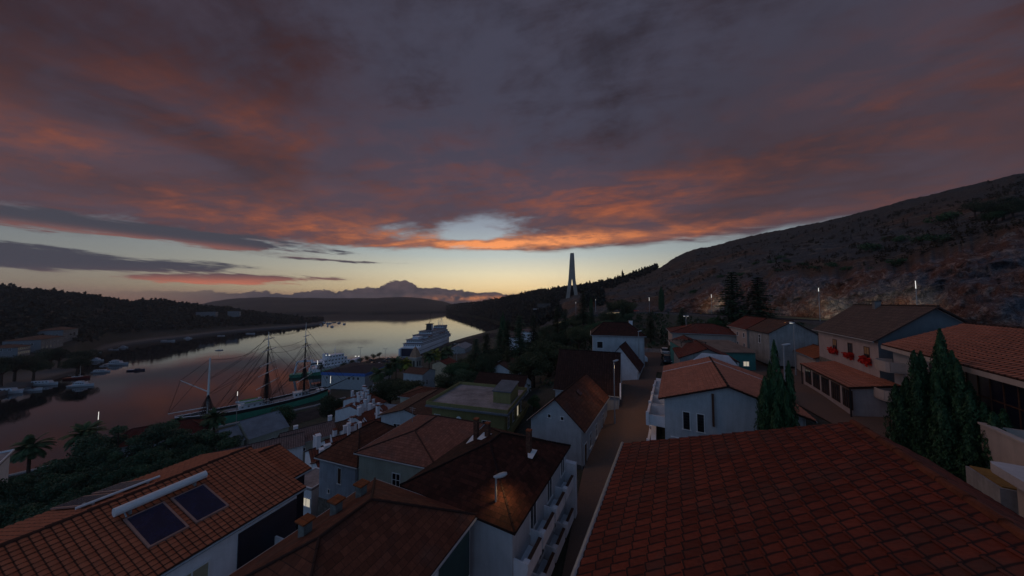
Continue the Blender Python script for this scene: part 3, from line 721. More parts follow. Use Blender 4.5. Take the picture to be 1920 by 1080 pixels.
# A: big dark-red tiled roof, lower right
AO = (7.9, 20.83)
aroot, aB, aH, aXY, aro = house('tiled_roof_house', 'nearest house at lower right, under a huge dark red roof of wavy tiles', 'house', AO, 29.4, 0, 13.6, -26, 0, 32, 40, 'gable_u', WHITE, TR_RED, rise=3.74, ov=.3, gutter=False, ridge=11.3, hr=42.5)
gm = MB().tube((-6.8 - .09, -13, 8 - .03), (-6.8 - .09, 13.05, 8 - .03), .13, 10); gm.build('gutter', GREYM, aroot, smooth=True)
gm = MB()
for s_ in (-1,): gm.box(-6.7, -6.5, 12.98, 13.06, 7.8, 7.95)
gm.build('gutter_bracket', GREYM, aroot)

# C: small steep gabled white house on the street
CO_ = (7.56, 30.47)
croot, cB, cH, cXY, cro = house('gabled_house', 'white house with steep brown roof and two tiny square vents in its gable', 'house', CO_, 29.4, -6.64, 0, 0, 12.85, 32.4, 36.5, 'gable_u', plain('bluish_plaster', (.40, .42, .45), .8, .22, 1.0, streaks=True), T_BRN, rise=2.9, ov=.3,
      feats=[('right', -5.3, .15, .85, 2.3, 'door', {'name': 'door'}), ('right', -3.2, 1.2, .8, 1.5, 'plain'), ('right', -.5, 1.2, .8, 1.5, 'plain'), ('right', 3.3, 1.2, .8, 1.5, 'plain'),
             ('front', -.75, 4.75, .32, .34, 'vent'), ('front', .75, 4.75, .32, .34, 'vent')], plinth=(.5, plain('dark_plinth', (.09, .10, .11), .9, .3, 2)))
MB().slab([(1.3, -1.0, cH + 1.95), (1.3, -.1, cH + 1.95), (.75, -.1, cH + 2.42), (.75, -1.0, cH + 2.42)], .1).build('skylight', GLASS, cro)

# D: white house with balconies right of the street
droot, dB, dH, dXY, dro = house('balcony_house', 'white house with salmon tiled roof and stacked white street balconies, beside the single cypress', 'house', (15.21, 30.38), 29.4, 0, 11.76, 0, 17.2, 33.8, 40, 'gable_u', plain('cool_white_plaster', (.47, .49, .52), .8, .2, .8, streaks=True), TR_SALM, rise=2.06, ov=.5,
      feats=[('front', -3.45, 3.4, .55, 1.7, 'bars'), ('front', -2.25, 3.4, .55, 1.7, 'bars'), ('front', -2.6, .4, 1.3, 1.0, 'shutter'), ('front', 4.4, 3.0, .8, 1.7, 'bars'),
             ('left', -5.5, 3.4, .9, 2.0, 'plain'), ('left', -1.5, 3.4, .9, 2.0, 'plain'), ('left', 3.0, 3.4, .9, 2.0, 'plain'), ('left', -5.5, .3, .9, 2.0, 'plain'), ('left', 0, .3, .9, 2.0, 'door', {'name': 'door'})])
for zz_ in (.2, 3.1):
    for k_ in range(4):
        y0_ = -7.6 + k_ * 3.9
        bm_ = MB().box(-7.1, -5.38, y0_, y0_ + 3.5, zz_ - .15, zz_); bm_.box(-7.1, -6.98, y0_, y0_ + 3.5, zz_, zz_ + .95)
        bm_.box(-6.98, -5.38, y0_, y0_ + .12, zz_, zz_ + .95); bm_.box(-6.98, -5.38, y0_ + 3.38, y0_ + 3.5, zz_, zz_ + .95)
        bo = bm_.build('balcony', WHITE, droot)
        MB().box(-7.16, -6.92, y0_ - .05, y0_ + 3.55, zz_ + .95, zz_ + 1.03).build('balcony_coping', WHITE, bo)
        q_ = MB()
        q_.box(-7.2, -6.9, y0_ - .2, y0_ + .12, zz_ - .15, zz_ + 1.25); q_.build('balcony_post', WHITE, bo)
MB().box(-1.3, -1.12, -8.35, -8.18, 4.2, 7.3).build('flue_pipe', BROWNF, droot)
MB().box(-4.9, 1.7, -8.16, -8.06, 2.35, 2.45).build('string_course', WHITE, droot)
MB().slab([(-2.0, 8.1, dH + 1.5), (3.2, 8.1, dH + 1.2), (2.2, 7.9, dH + 2.5), (-.9, 7.9, dH + 2.6)], .08).build('gable_flashing', WHITE, dro)
MB().tube((-5.88, 4.2, dH + .09), (0, 4.2, dH + 2.16), .035, 5).tube((0, 4.2, dH + 2.16), (5.88, 4.2, dH + .09), .035, 5).build('lightning_conductor', WMETAL, dro)

# B: dark pyramid roof with three brick chimneys
broot, bB, bH, bXY, bro = house('pyramid_roof_house', 'white house whose blackish red pyramid roof carries three brick chimneys, behind the nearest street lamp', 'house', (.36, 16.6), 27.5, -8.8, 0, -.45, 10.25, 31.4, 37.5, 'hip', plain('pale_plaster', (.46, .48, .51), .75, .15, .8, streaks=True), T_DARK, rise=1.95, ov=.3, ridge=.9, gutter=False,  # even pale plaster colour on all walls
      feats=[('right', 3.9, 4.4, .9, 1.3, 'plain'), ('right', .8, 4.2, .9, 1.4, 'plain'), ('right', -2.2, 4.2, .9, 1.4, 'plain'), ('right', -.8, 1.4, .9, 1.5, 'plain'), ('right', -3.6, 1.4, .9, 1.5, 'plain'), ('right', 2.2, 1.4, .9, 1.5, 'plain')])
for x_, y_, z_, t_ in ((-2.6, 1.15, 38.9, 39.7), (-1.4, 1.05, 39.0, 39.62), (2.35, 1.1, 38.3, 39.75)):
    zb_ = bH + 1.95 * (1 - max(abs(x_) / 4.4, max(0, abs(y_) - .9) / 4.4)) 
    co = chimney(broot, bro, x_, y_, zb_, t_ - 31.4 - zb_ + .25, .36, BRICK, plain('chimney_pot_red', (.25, .07, .03), .8, .3, 4), .02)
    MB().slab([(x_ - .62, y_ - .62, zb_ + .02 - (.28 if x_ < -2 else .1)), (x_ + .55, y_ - .62, zb_ + .02 - .1), (x_ + .55, y_ + .35, zb_ + .12), (x_ - .62, y_ + .35, zb_ + .06)], .03).build('flashing', WMETAL, co)
# street balconies of B
for zz_, ks in ((3.6, range(4)), (1.0, range(4))):
    for k_ in ks:
        y0_ = -4.95 + k_ * 2.35
        bm_ = MB().box(4.1, 4.95, y0_, y0_ + 2.1, zz_ - .16, zz_); bm_.box(4.85, 4.95, y0_, y0_ + 2.1, zz_, zz_ + .75)
        bm_.box(4.1, 4.85, y0_, y0_ + .1, zz_, zz_ + .75)
        bo = bm_.build('balcony', WHITE, broot)
        MB().box(4.8, 5.0, y0_ + .3, y0_ + 2.0, zz_ + .75, zz_ + .8).build('balcony_rail', BROWNF, bo)
        MB().box(4.72, 5.06, y0_ - .14, y0_ + .22, zz_ + .55, zz_ + .9).build('balcony_post', WHITE, bo)
MB().box(4.1, 5.0, 4.6, 5.1, -.6, 5.0).build('side_pier', WHITE, broot)

# E: brown hipped roof, three block chimneys along its far-left slope
eroot, eB, eH, eXY, ero = house('brown_hip_house', 'house at bottom centre with big brown hipped roof and three cement block chimneys', 'house', (-2.04, 17.55), 24.2, -8.4, 0, -10.4, 0, 31, 37.5, 'hip', WHITE, T_BRN, rise=2.05, ov=.3, ridge=1.35)
for y_ in (2.55, 1.0, -.6):
    x_ = -2.25; zc = eH + 2.05 * .46
    chimney(eroot, ero, x_, y_, zc, .66, .46, BLOCK, T_ORGB, .11, .40)
MB().box(3.95, 4.06, 2.0, 4.6, 3.6, 6.35).build('side_glazing', plain('teal_glass', (.015, .05, .05), .3, .3, 2), eroot)
# dormer
dm = MB().box(1.6, 3.1, -3.4, -2.0, eH - .2, eH + .75); dr_ = dm.build('dormer', STONE, ero)
MB().slab([(1.4, -3.6, eH + .75), (3.3, -3.6, eH + .75), (2.9, -2.8, eH + 1.2), (1.8, -2.8, eH + 1.2)], .08).slab([(3.3, -3.6, eH + .75), (3.3, -1.8, eH + .75), (2.9, -2.8, eH + 1.2)], .08).slab([(3.3, -1.8, eH + .75), (1.4, -1.8, eH + .75), (1.8, -2.8, eH + 1.2), (2.9, -2.8, eH + 1.2)], .08).slab([(1.4, -1.8, eH + .75), (1.4, -3.6, eH + .75), (1.8, -2.8, eH + 1.2)], .08).build('dormer_roof', T_ORGB, ero)

# F: long terracotta house at the left with a navy wall
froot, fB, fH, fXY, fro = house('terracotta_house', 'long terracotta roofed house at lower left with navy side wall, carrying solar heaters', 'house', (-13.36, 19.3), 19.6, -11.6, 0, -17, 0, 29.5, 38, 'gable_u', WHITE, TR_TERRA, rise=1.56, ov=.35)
MB().box(5.46, 5.52, 5.1, 8.1, 4.6, 7.95).build('dark_cladding', NAVY, froot)
window(froot, 'right', fB, 3.3, 5.5, 1.2, 2.0, 'plain', glass=plain('curtained_glass', (.36, .33, .22), .5, .2, 2))
qb = MB().box(5.4, 6.7, 6.9, 8.6, 5.6, 5.75); qb.box(6.6, 6.7, 6.9, 8.6, 5.75, 6.5); qb.box(5.4, 6.6, 6.9, 7.0, 5.75, 6.5); qb.build('balcony', WHITE, froot)
f2 = house('terracotta_wing', 'lower terracotta roofed wing with a dark blue end wall, joined behind the solar heater house', 'house', (-13.36, 19.3), 19.6, -10.0, -2.63, .05, 2.25, 29.5, 37.5, 'gable_u', NAVY, TR_TERRA, rise=1.15, ov=.3)
# solar water heaters
def solar(name_label, side, ys, group=None, flip=1):
    a_ = rad(19.6); c_ = froot.location
    t_ = thing('solar_water_heater', name_label, 'solar heater', froot.matrix_world.translation if False else (0, 0, 0))
    t_.location = froot.location; t_.rotation_euler = froot.rotation_euler
    sx = side
    def P(x, y, k=.12):
        if sx < 0 and k < .2: k += .12
        return Vector((x * sx, y, fH + 1.56 * (5.8 - abs(x)) / 5.8 + k))
    y0_, y1_ = ys
    tk = MB().tube(P(1.35, y0_ - .2, .38 if side > 0 else .22), P(1.35, y1_ + .2, .38 if side > 0 else .22), .21 if side > 0 else .07, 14); tk.build('water_tank', WMETAL, t_, smooth=False)
    tk = MB()
    for yy in (y0_ + .3, y1_ - .3): tk.box(min(1.2 * sx, 1.5 * sx), max(1.2 * sx, 1.5 * sx), yy - .04, yy + .04, P(1.35, 0, 0).z, P(1.35, 0, .2).z)
    tk.build('tank_stand', GREYM, t_)
    mid = (y0_ + y1_) / 2
    for ya, yb in ((y0_, mid - .12), (mid + .12, y1_)):
        xa, xb = (1.7, 4.2) if sx > 0 else (1.5, 5.3)
        fr = MB().slab([P(xb, ya), P(xb, yb), P(xa, yb), P(xa, ya)] if sx > 0 else [P(xb, yb), P(xb, ya), P(xa, ya), P(xa, yb)], .08).build('panel_frame', plain('panel_frame_metal', (.30, .17, .14), .5, .2, 3), t_)
        e_ = .09
        MB().slab([P(xb - e_, ya + e_, .125), P(xb - e_, yb - e_, .125), P(xa + e_, yb - e_, .125), P(xa + e_, ya + e_, .125)] if sx > 0 else [P(xb - e_, yb - e_, .125), P(xb - e_, ya + e_, .125), P(xa + e_, ya + e_, .125), P(xa + e_, yb - e_, .125)], .004).build('panel_glass', plain('solar_glass', (.008, .012, .045), .25, .4, 2, bmp=0), fr)
    tk = MB().tube(P(1.7, y0_ + .1, .16), P(1.35, y0_ + .1, .3), .03, 5); tk.build('pipe', GREYM, t_)
    return t_
solar('solar water heater with white tank above two dark panels on the near terracotta slope', 1, (2.3, 5.3))
solar('solar water heater seen edge-on, on the far slope of the terracotta roof', -1, (1.9, 4.4))

# G: white tower-like house
groot, gB, gH, gXY, gro = house('narrow_white_house', 'narrow white house with brown hipped roof and one slit window, left of the cream house', 'house', (-15.5, 28.8), 19.6, -5.17, .6, 0, 8.0, 27.3, 34, 'hip', plain('aged_white_plaster', (.38, .41, .47), .8, .3, .8, streaks=True), T_BRN, rise=2.1, ov=.32, feats=[('front', .25, 4.5, .42, 1.5, 'shutter'), ('front', -1.15, 3.3, .2, .35, 'vent')], plinth=(2.6, STONE))
# H: cream house
hroot, hB, hH, hXY, hro = house('cream_house', 'cream house with wide salmon shingle roof, left of the three brick chimneys', 'house', (-7.63, 26.0), 18, -7.95, 1.3, 0, 10, 29, 35.5, 'hip', CREAM, T_SALM, rise=1.45, ov=.3, ridge=2.0, feats=[('front', .05, 3.7, .8, 1.5, 'plain')])

q = MB().tube((-1.8, 0, hH + 1.3), (-1.8, 0, hH + 2.9), .03, 5).tube((-2.2, 0, hH + 2.8), (-1.4, 0, hH + 2.8), .02, 4).tube((-2.1, 0, hH + 2.6), (-1.5, 0, hH + 2.6), .02, 4); q.build('aerial', GREYM, hroot)
# I: mustard flat-roofed building
iroot, iB, iH, iXY, iro = house('mustard_building', 'mustard yellow flat roofed building with a rooftop stair block and a satellite dish', 'building', (-1.04, 43.86), 17, -13.6, .4, 0, 12, 26, 33.1, 'flat', YELP, FLATROOF, ov=.7, parapet=.75,
      feats=[('front', 3.3, 4.0, 1.3, 1.6, 'plain'), ('front', -5.3, 4.0, 1.0, 1.6, 'plain'), ('right', -3.4, 4.2, .7, 1.6, 'plain'), ('right', -.8, 4.2, .7, 1.6, 'plain'), ('right', 1.8, 4.2, .7, 1.6, 'lit'), ('right', 4.0, 4.2, .7, 1.6, 'plain'), ('right', -3.4, 1.2, .7, 1.6, 'plain'), ('right', 1.4, 1.2, .7, 1.6, 'plain')])
q_ = MB().box(3.2, 6.2, -2.0, 2.6, iH + .22, iH + 2.2).build('stair_block', YELP, iroot)
MB().slab([(3.05, -2.15, iH + 2.2), (6.35, -2.15, iH + 2.2), (6.35, 2.75, iH + 2.75), (3.05, 2.75, iH + 2.75)], .16).build('stair_block_roof', plain('blue_grey_roof', (.13, .15, .17), .6, .3, 1), q_)
MB().box(-7.1, 7.1, -6.15, -6.02, iH - .12, iH + .12).box(7.02, 7.14, -6.15, 6, iH - .12, iH + .12).build('roof_trim', plain('grey_blue_trim', (.16, .18, .20), .7, .2, 2), iroot)
ds = MB().tube((-1.4, -5.5, 4.9), (-1.4, -5.75, 5.6), .03, 6); ds = ds.build('dish_arm', GREYM, iroot)
dd_ = MB().dome((-1.15, -5.8, 5.5), .48, .1, .48, 16, 6); dd_.build('satellite_dish', WMETAL, ds, smooth=True)
for zz_ in (1.0, 4.1):
    bm_ = MB().box(6.3, 7.4, -5, 5.6, zz_ - .15, zz_).box(7.3, 7.4, -5, 5.6, zz_, zz_ + .9); bm_.build('balcony', YELP, iroot)
# J, K, L, M behind
house('striped_roof_house', 'house with striped brown roof and white gable facing the camera, left of the mustard building', 'house', (-13.86, 49.29), 15, -10.2, .3, 0, 12.5, 26, 30, 'gable_u', plain('cool_white_plaster', (.47, .49, .52), .8, .2, .8), T_BRRO, rise=1.5, ov=.4, feats=[('front', -1.6, 1.6, 1.3, 1.1, 'plain')])
MB().slab([(-17.5, 52.6, 31.62), (-16.6, 55.2, 31.62), (-18.0, 55.7, 31.25), (-18.9, 53.1, 31.25)], .05)
house('brown_hip_cottage', 'cottage with a plain brown hipped roof, behind the striped roof house', 'house', (-18.15, 68.76), 15, -10.0, 1.6, 0, 9, 23.5, 27, 'hip', CREAM, T_BRN, rise=1.2, ov=.4)
house('dark_gable_house', 'house with a blackish brown roof and white timbered gable, rising behind the mustard building', 'house', (2.13, 58.51), 18, -11.4, 0, 0, 8.5, 27, 32, 'gable_v', WHITE, T_BLK, rise=2.2, ov=.35, feats=[('right', -.4, 5.2, .7, 1.3, 'plain'), ('right', -1.8, 2.6, .7, 1.3, 'plain'), ('right', 1.8, 2.6, .7, 1.3, 'plain')])
mr = house('solar_panel_cottage', 'far cottage with brown roof, flat solar panels and low white gable, below big trees', 'house', (.82, 89.92), 18, -10.2, 0, 0, 12, 24.5, 28, 'gable_u', WHITE, T_BRRO, rise=2.6, ov=.5)
MB().slab([(-4.4, 1.0, 3.5 + .85), (-4.4, -3.4, 3.5 + .85), (-2.6, -3.4, 3.5 + 1.78), (-2.6, 1.0, 3.5 + 1.78)], -.06).build('solar_panel', plain('solar_glass', (.006, .008, .022), .18), mr[4])
MB().slab([(-2.5, 1.0, 3.5 + 1.9), (-2.5, -.8, 3.5 + 1.9), (-1.9, -.8, 3.5 + 2.2), (-1.9, 1.0, 3.5 + 2.2)], -.08).build('solar_tank', WMETAL, mr[4])

# N, O, P: left side of the street, further up
nr = house('black_roof_house', 'house with huge steep blackish roof and white trimmed gable, behind the steep gabled house', 'house', (15.6, 42.0), 22, -9.9, 0, 0, 9, 33.0, 36.4, 'gable_v', plain('bluish_plaster', (.40, .42, .45), .8), T_BLK, rise=5.5, ov=.3,
      feats=[('right', -2.6, .6, .8, 1.7, 'plain'), ('right', 0, .6, .8, 1.7, 'plain'), ('right', 0, 3.6, .8, 1.7, 'plain'), ('right', 2.6, .6, .8, 1.7, 'plain'), ('front', -1.5, 1.2, .9, 1.3, 'plain')])
tb = MB().slab([(4.80, -4.6, 3.3), (4.98, -4.6, 3.3), (4.98, 0, 8.85), (4.80, 0, 8.85)], .25).slab([(4.98, 4.6, 3.3), (4.80, 4.6, 3.3), (4.80, 0, 8.85), (4.98, 0, 8.85)], .25); tb.build('bargeboard', WHITE, nr[0])
orr, oB, oH, oXY, oro = house('red_gable_house', 'small white house with dark red gabled roof, before the white two-storey house', 'house', (22.2, 50.5), 29.4, -6.6, 0, 0, 7.4, 34.6, 37.8, 'gable_u', WHITE, tiles('dark_red_tiles', (.10, .024, .015), .3, .34, 'flat', var=.5), rise=4.2, ov=.3,
      feats=[('front', 0, 5.6, .35, .35, 'vent')])
pr, pB, pH, pXY, pro = house('two_storey_house', 'white two-storey house with a blackish hipped roof and one window, where the street ends', 'house', (27.17, 58.63), 15, -10.82, 0, 0, 10, 35.4, 43, 'hip', plain('cool_white_plaster', (.47, .49, .52), .8), T_DARK, rise=2.4, ov=.35, ridge=2.6,
      feats=[('front', -3.6, 4.9, 1.1, 1.3, 'bars'), ('front', 4.2, .4, .8, 1.9, 'door', {'name': 'door'})])
chimney(pr, pro, 3.4, 2.0, pH + 1.0, 1.6, .7, WHITE, WHITE, .05)
MB().box(5.1, 5.9, -3.0, 3.0, 2.2, 3.0).build('balcony', WHITE, pr)
# Right side, far to near
qr_ = house('far_red_hip_house', 'low house with brick red hipped roof, farthest on the right of the street', 'house', tuple(at(1257, 622, 68))[:2], 24, 0, 15.5, 0, 12, 38.6, 42.8, 'hip', BEIGE, T_RED, rise=1.9, ov=.4)
house('red_lean_to', 'narrow teal building with dark red roof, behind the grey concrete gabled house', 'shed', tuple(at(1259, 640, 58))[:2], 24.5, 0, 6.0, 0, 8, 38.4, 41.4, 'gable_u', TEALP, T_RED, rise=1.3, ov=.3)
house('concrete_gable_house', 'grey concrete gabled house with red tiles, just behind the balcony house roof', 'house', (26.77, 46.83), 24.5, 0, 8.0, 0, 11, 37.3, 41, 'gable_u', GREYP, T_RED, rise=1.75, ov=.25, feats=[('front', .6, 2.6, .25, 1.0, 'vent')], gutter=False)
so2 = at(1422, 658, 50)
sr, sB, sH, sXY, sro = house('teal_house', 'teal painted house with a low beige roof, a lit window and an air conditioner', 'house', (so2.x, so2.y), 6, -11.5, 0, 0, 8, 38.0, 41.3, 'shed_back', TEALP, plain('beige_roof_sheet', (.24, .17, .13), .8, .35, .6), rise=1.1, ov=.3, feats=[('front', 3.9, .9, .85, .75, 'lit')], gutter=False)
ac = MB().box(1.2, 2.4, -4.25, -3.75, .95, 1.75).build('air_conditioner', WMETAL, sr); MB().tube((1.7, -4.3, 1.35), (1.7, -4.26, 1.35), .3, 16).build('fan_grille', DARKM, ac)
pg_ = MB()
for i in range(7): pg_.box(-5.3 + i * .7, -5.22 + i * .7, -1, 3, 4.5, 4.58)
pg_.box(-5.5, -1.0, -.9, -.82, 4.42, 4.5).box(-5.5, -1.0, 2.7, 2.78, 4.42, 4.5)
for x_ in (-5.4, -1.1):
    for y_ in (-.86, 2.74): pg_.box(x_ - .04, x_ + .04, y_ - .04, y_ + .04, 3.3, 4.42)
pg_.build('roof_pergola', DARKM, sr)
TO = (44.16, 50)
house('concrete_end_house', 'brown tiled house with bare grey concrete gable end, joined to the pale pinkish house', 'house', TO, 19, 0, 7.0, 0, 8.2, 40.6, 44.58, 'gable_u', GREYP, T_BRRO, rise=2.2, ov=.25, feats=[('left', -.4, 1.9, .6, 1.5, 'plain')], gutter=False)
MB().box(0, 0, 0, 0, 0, 0)
house('pink_white_house', 'pale pinkish house with two rows of small windows under brick red tiles', 'house', TO, 19, -.2, 6.8, 8.3, 18, 40.2, 44.5, 'gable_u', BEIGE, T_RED, rise=2.3, ov=.3, feats=[('left', -3.2, 2.6, .6, .8, 'plain'), ('left', 0, 2.6, .6, .8, 'plain'), ('left', 3, 2.6, .6, .8, 'plain'), ('left', -3.2, .5, .6, .8, 'plain'), ('left', 0, .5, .6, .8, 'plain'), ('left', 3, .5, .6, .8, 'plain')])
house('orange_roof_garage', 'low garage with bright orange tiled roof, left of the flower box house', 'garage', (43.48, 42), 29.6, 0, 5.6, 0, 17.5, 38.6, 41.85, 'gable_u', BEIGE, T_ORG, rise=1.1, ov=.35, ridge=2.6, feats=[('left', 3.0, .1, 1.4, 2.1, 'plain', {'name': 'door', 'glass': plain('brown_wood', (.11, .06, .035))}), ('front', .8, 1.4, .9, .8, 'plain')])
# W lean-to arcade
WO = (32.47, 28.0)
wr_, wB, wH, wXY, wro = house('glazed_arcade', 'low glazed arcade with a brown lean-to tiled roof, below the flower box house', 'annexe', WO, 29.6, -.25, 3.05, -.2, 12.2, 39.0, 41.82, 'shed_right', plain('arcade_plaster', (.42, .36, .35), .8, .2, 1, streaks=True), TR_SALM, rise=.62, ov=.25, gutter=False)
for i in range(5):
    y_ = -5.6 + i * 2.4; window(wr_, 'left', wB, y_ + .35, .75, 1.75, 1.55, 'shutter', glass=GLASS) if False else None
    fo = MB().box(-1.46, -1.38, y_ - .85 + .3, y_ + .95 + .3, .7, 2.5).build('window', BROWNF, wr_)
    gp = MB().box(-1.475, -1.45, y_ - .80 + .3, y_ + .90 + .3, .75, 2.42).build('pane', GLASS, fo)
    q = MB()
    for k_ in range(1, 4): yy = y_ - .5 + .43 * k_; q.box(-1.50, -1.476, yy - .025, yy + .025, .75, 2.42)
    q.build('glazing_bars', BROWNF, fo)
MB().box(-1.6, -1.5, -6.2, -6.1, -.3, 2.75).box(-1.6, -1.5, 6.0, 6.1, -.3, 2.75).build('corner_post', DARKM, wr_)
# V flower box house
vr, vB, vH, vXY, vro = house('flower_box_house', 'pinkish house with dark brown tiled roof, three shuttered windows and red flower boxes', 'house', WO, 29.6, 2.55, 10.9, 2.3, 17.0, 39.2, 46.1, 'gable_u', plain('pinkish_plaster', (.42, .34, .33), .8, .18, .8, streaks=True), T_GRYB, rise=3.5, ov=.45, gutter=True)
for y_, k_ in ((10.35, 'blind'), (6.65, 'plain'), (3.3, 'blind')):
    yy = 11.45 + (y_ - 11.45) - 9.3 + 0; s_ = y_ + 1.1 - 9.3
    wo = window(vr, 'left', vB, s_, 4.75, .85, 1.25, k_, frame=BROWNF)
    fb = thing('flower_box', {10.35: 'red geraniums in a window box under the farthest window of the flower box house', 6.65: 'red geraniums in a window box under the middle window of the flower box house', 3.3: 'red geraniums in a window box under the nearest window of the flower box house'}[y_], 'flowers', vr.location, vr.rotation_euler.z, 'flower boxes under the windows')
    MB().box(vB[0] - .32, vB[0] - .02, s_ - .62, s_ + .62, 4.35, 4.58).build('planter', BROWNF, fb)
    fl = MB(); rn = random.Random(int(y_ * 10))
    for i in range(260):
        p = Vector((vB[0] - .2 + rn.gauss(0, .13), s_ + rn.uniform(-.8, .8), 4.6 + rn.gauss(0, .15))); p.x = min(p.x, vB[0] - .05); n_ = Vector((rn.gauss(0, 1), rn.gauss(0, 1), rn.gauss(0, 1))).normalized(); a_ = n_.orthogonal() * .07; b_2 = n_.cross(a_)
        fl.face([p - a_ - b_2, p + a_ - b_2, p + a_ + b_2, p - a_ + b_2])
    fl.build('blossoms', plain('red_petals', (.62, .03, .02), .7, .3, 9, bmp=0), fb)
MB().box(vB[0] - .03, vB[0] + .02, vB[2], vB[3], 0, 3.2).build('rubble_base', STONE, vr)
MB().loft([[(x_, y_, z_) for x_, z_ in ((vB[0] + .01, 0), (vB[1] - .01, 0), (vB[1] - .01, vH + .05), (0, vH + 3.28), (vB[0] + .01, vH + .05))] for y_ in (vB[2] - .03, vB[2] - .002)]).build('shaded_gable_face', plain('gable_shade_blue', (.13, .15, .165), .8, .2, .8, streaks=True), vr)  # thin added sheet, its darker blue paints the shade on this gable
chimney(vr, vro, -.3, 1.4, vH + 3.2, .75, .5, plain('chimney_render', (.20, .20, .20), .85, .3, 2), DARKM, .05)
gb_ = MB().slab([(-4.3, -7.68, vH + .0), (4.3, -7.68, vH + .0), (0, -7.68, vH + 3.3)], .02)
# X terracotta house with glass front at the right edge
XO = (27.1, 15.8)
xr, xB, xH, xXY, xro = house('glass_front_house', 'modern house at the right edge with salmon roof, tall dark glazing and rounded balconies', 'house', XO, 35, 0, 9.5, -4, 14.9, 38.9, 45.9, 'gable_u', plain('mauve_plaster', (.34, .33, .35), .8, .15, .8, streaks=True), TR_SALM, rise=2.2, ov=.5, gutter=False)
MB().box(-4.82, -4.72, -9.4, 9.4, 6.62, 6.93).box(-4.72, 4.7, -9.52, -9.42, 6.62, 6.93).build('fascia', BEIGE, xr)
gx = MB().box(-4.33, -4.24, -8.9, -.9, 3.6, 6.6).build('glass_wall', NAVY, xr)
q = MB()
for i in range(9): q.box(-4.38, -4.335, -8.9 + i * 1.0 - .03, -8.9 + i * 1.0 + .03, 3.6, 6.6)
q.box(-4.39, -4.337, -8.9, -.9, 5.2, 5.27).build('mullions', BROWNF, gx)
MB().box(-4.4, -4.2, -.85, .8, 2.4, 6.6).build('pilaster', BEIGE, xr)
q = MB().box(-4.36, -4.26, 2.5, 3.1, 4.6, 6.4).build('brown_window', BROWNF, xr); MB().box(-4.4, -4.36, 2.58, 3.02, 4.7, 6.3).build('pane', GLASS, q)
def rbalc(y0_, y1_, z_, d_):
    pts = [(-4.24, y0_), (-4.3 - d_ * .7, y0_)] + [(-4.3 - d_ + .3 * d_ * (1 - math.sin(t_)), (y0_ + y1_) / 2 - ((y1_ - y0_) / 2) * math.cos(t_)) for t_ in np.linspace(.5, math.pi - .5, 9)] + [(-4.3 - d_ * .7, y1_), (-4.24, y1_)]
    mb = MB()
    for p, q in zip(pts, pts[1:]):
        d = Vector((q[0] - p[0], q[1] - p[1])).normalized(); nn = Vector((d.y, -d.x)) * .05
        mb.prism([(p[0] - nn.x, p[1] - nn.y), (q[0] - nn.x, q[1] - nn.y), (q[0] + nn.x, q[1] + nn.y), (p[0] + nn.x, p[1] + nn.y)], z_, z_ + .8)
    mb.prism(pts, z_ - .13, z_ + .02); return mb.build('balcony', BEIGE, xr)
rbalc(6.8, 9.2, 4.9, 1.2); rbalc(6.3, 9.2, 2.4, 1.6); rbalc(-1.7, 1.2, 3.35, 1.0)
tm = MB().box(-6.62, -6.46, -10.9, -7.2, 2.4, 4.7); tm.box(-6.7, -6.4, -10.9, -7.2, 4.7, 4.8); tm.box(-6.46, -4.3, -10.9, -7.2, 3.5, 3.6); tm.box(-6.46, -4.3, -7.36, -7.2, 2.4, 4.7); tm.build('terrace_parapet', BEIGE, xr)
ty = MB()
for i in range(2): ty.box(-7.75, -6.64, -10.9 + i * 1.0, -9.95 + i * 1.0, 2.96, 3.02)
ty.build('yellow_paving', plain('ochre_tiles', (.30, .18, .06), .7, .25, 1), xr)
MB().box(-7.85, -6.63, -11.0, -8.9, -2.5, 2.95).build('terrace', CONC, xr)
# foreground white porch, right edge
fo_ = thing('white_porch', 'white concrete porch with flat slab roof at the lower right edge', 'porch', (20.6, 12.9, 38.65), rad(-35))
MB().prism([(.3, -5), (4.5, -5), (4.5, 0), (.4, 0), (.08, -.12), (0, -.4), (0, -4.7)], 4.12, 4.5).build('slab_roof', plain('pale_concrete', (.52, .48, .48), .8, .25, .5), fo_)
MB().box(.5, 4.2, -4.8, -.5, -2.5, 4.12).build('wall', BEIGE, fo_)
q = MB().box(.44, .52, -2.4, -1.2, 1.6, 3.5).build('window', FRAME, fo_); MB().box(.42, .44, -2.3, -1.3, 1.7, 3.4).build('pane', plain('blue_grey_glass', (.12, .15, .19), .3), q)
fs = house('garden_shed', 'small pale shed with a beige scalloped roof, half hidden by the cypress group', 'shed', tuple(at(1735, 882, 18.5))[:2], 29.4, 0, 3, 0, 3, 37.5, 39.6, 'shed_back', plain('blue_white_wall', (.45, .50, .58), .8), plain('beige_roof_tiles', (.42, .32, .26), .8, .3, 3), rise=.5, ov=.15)

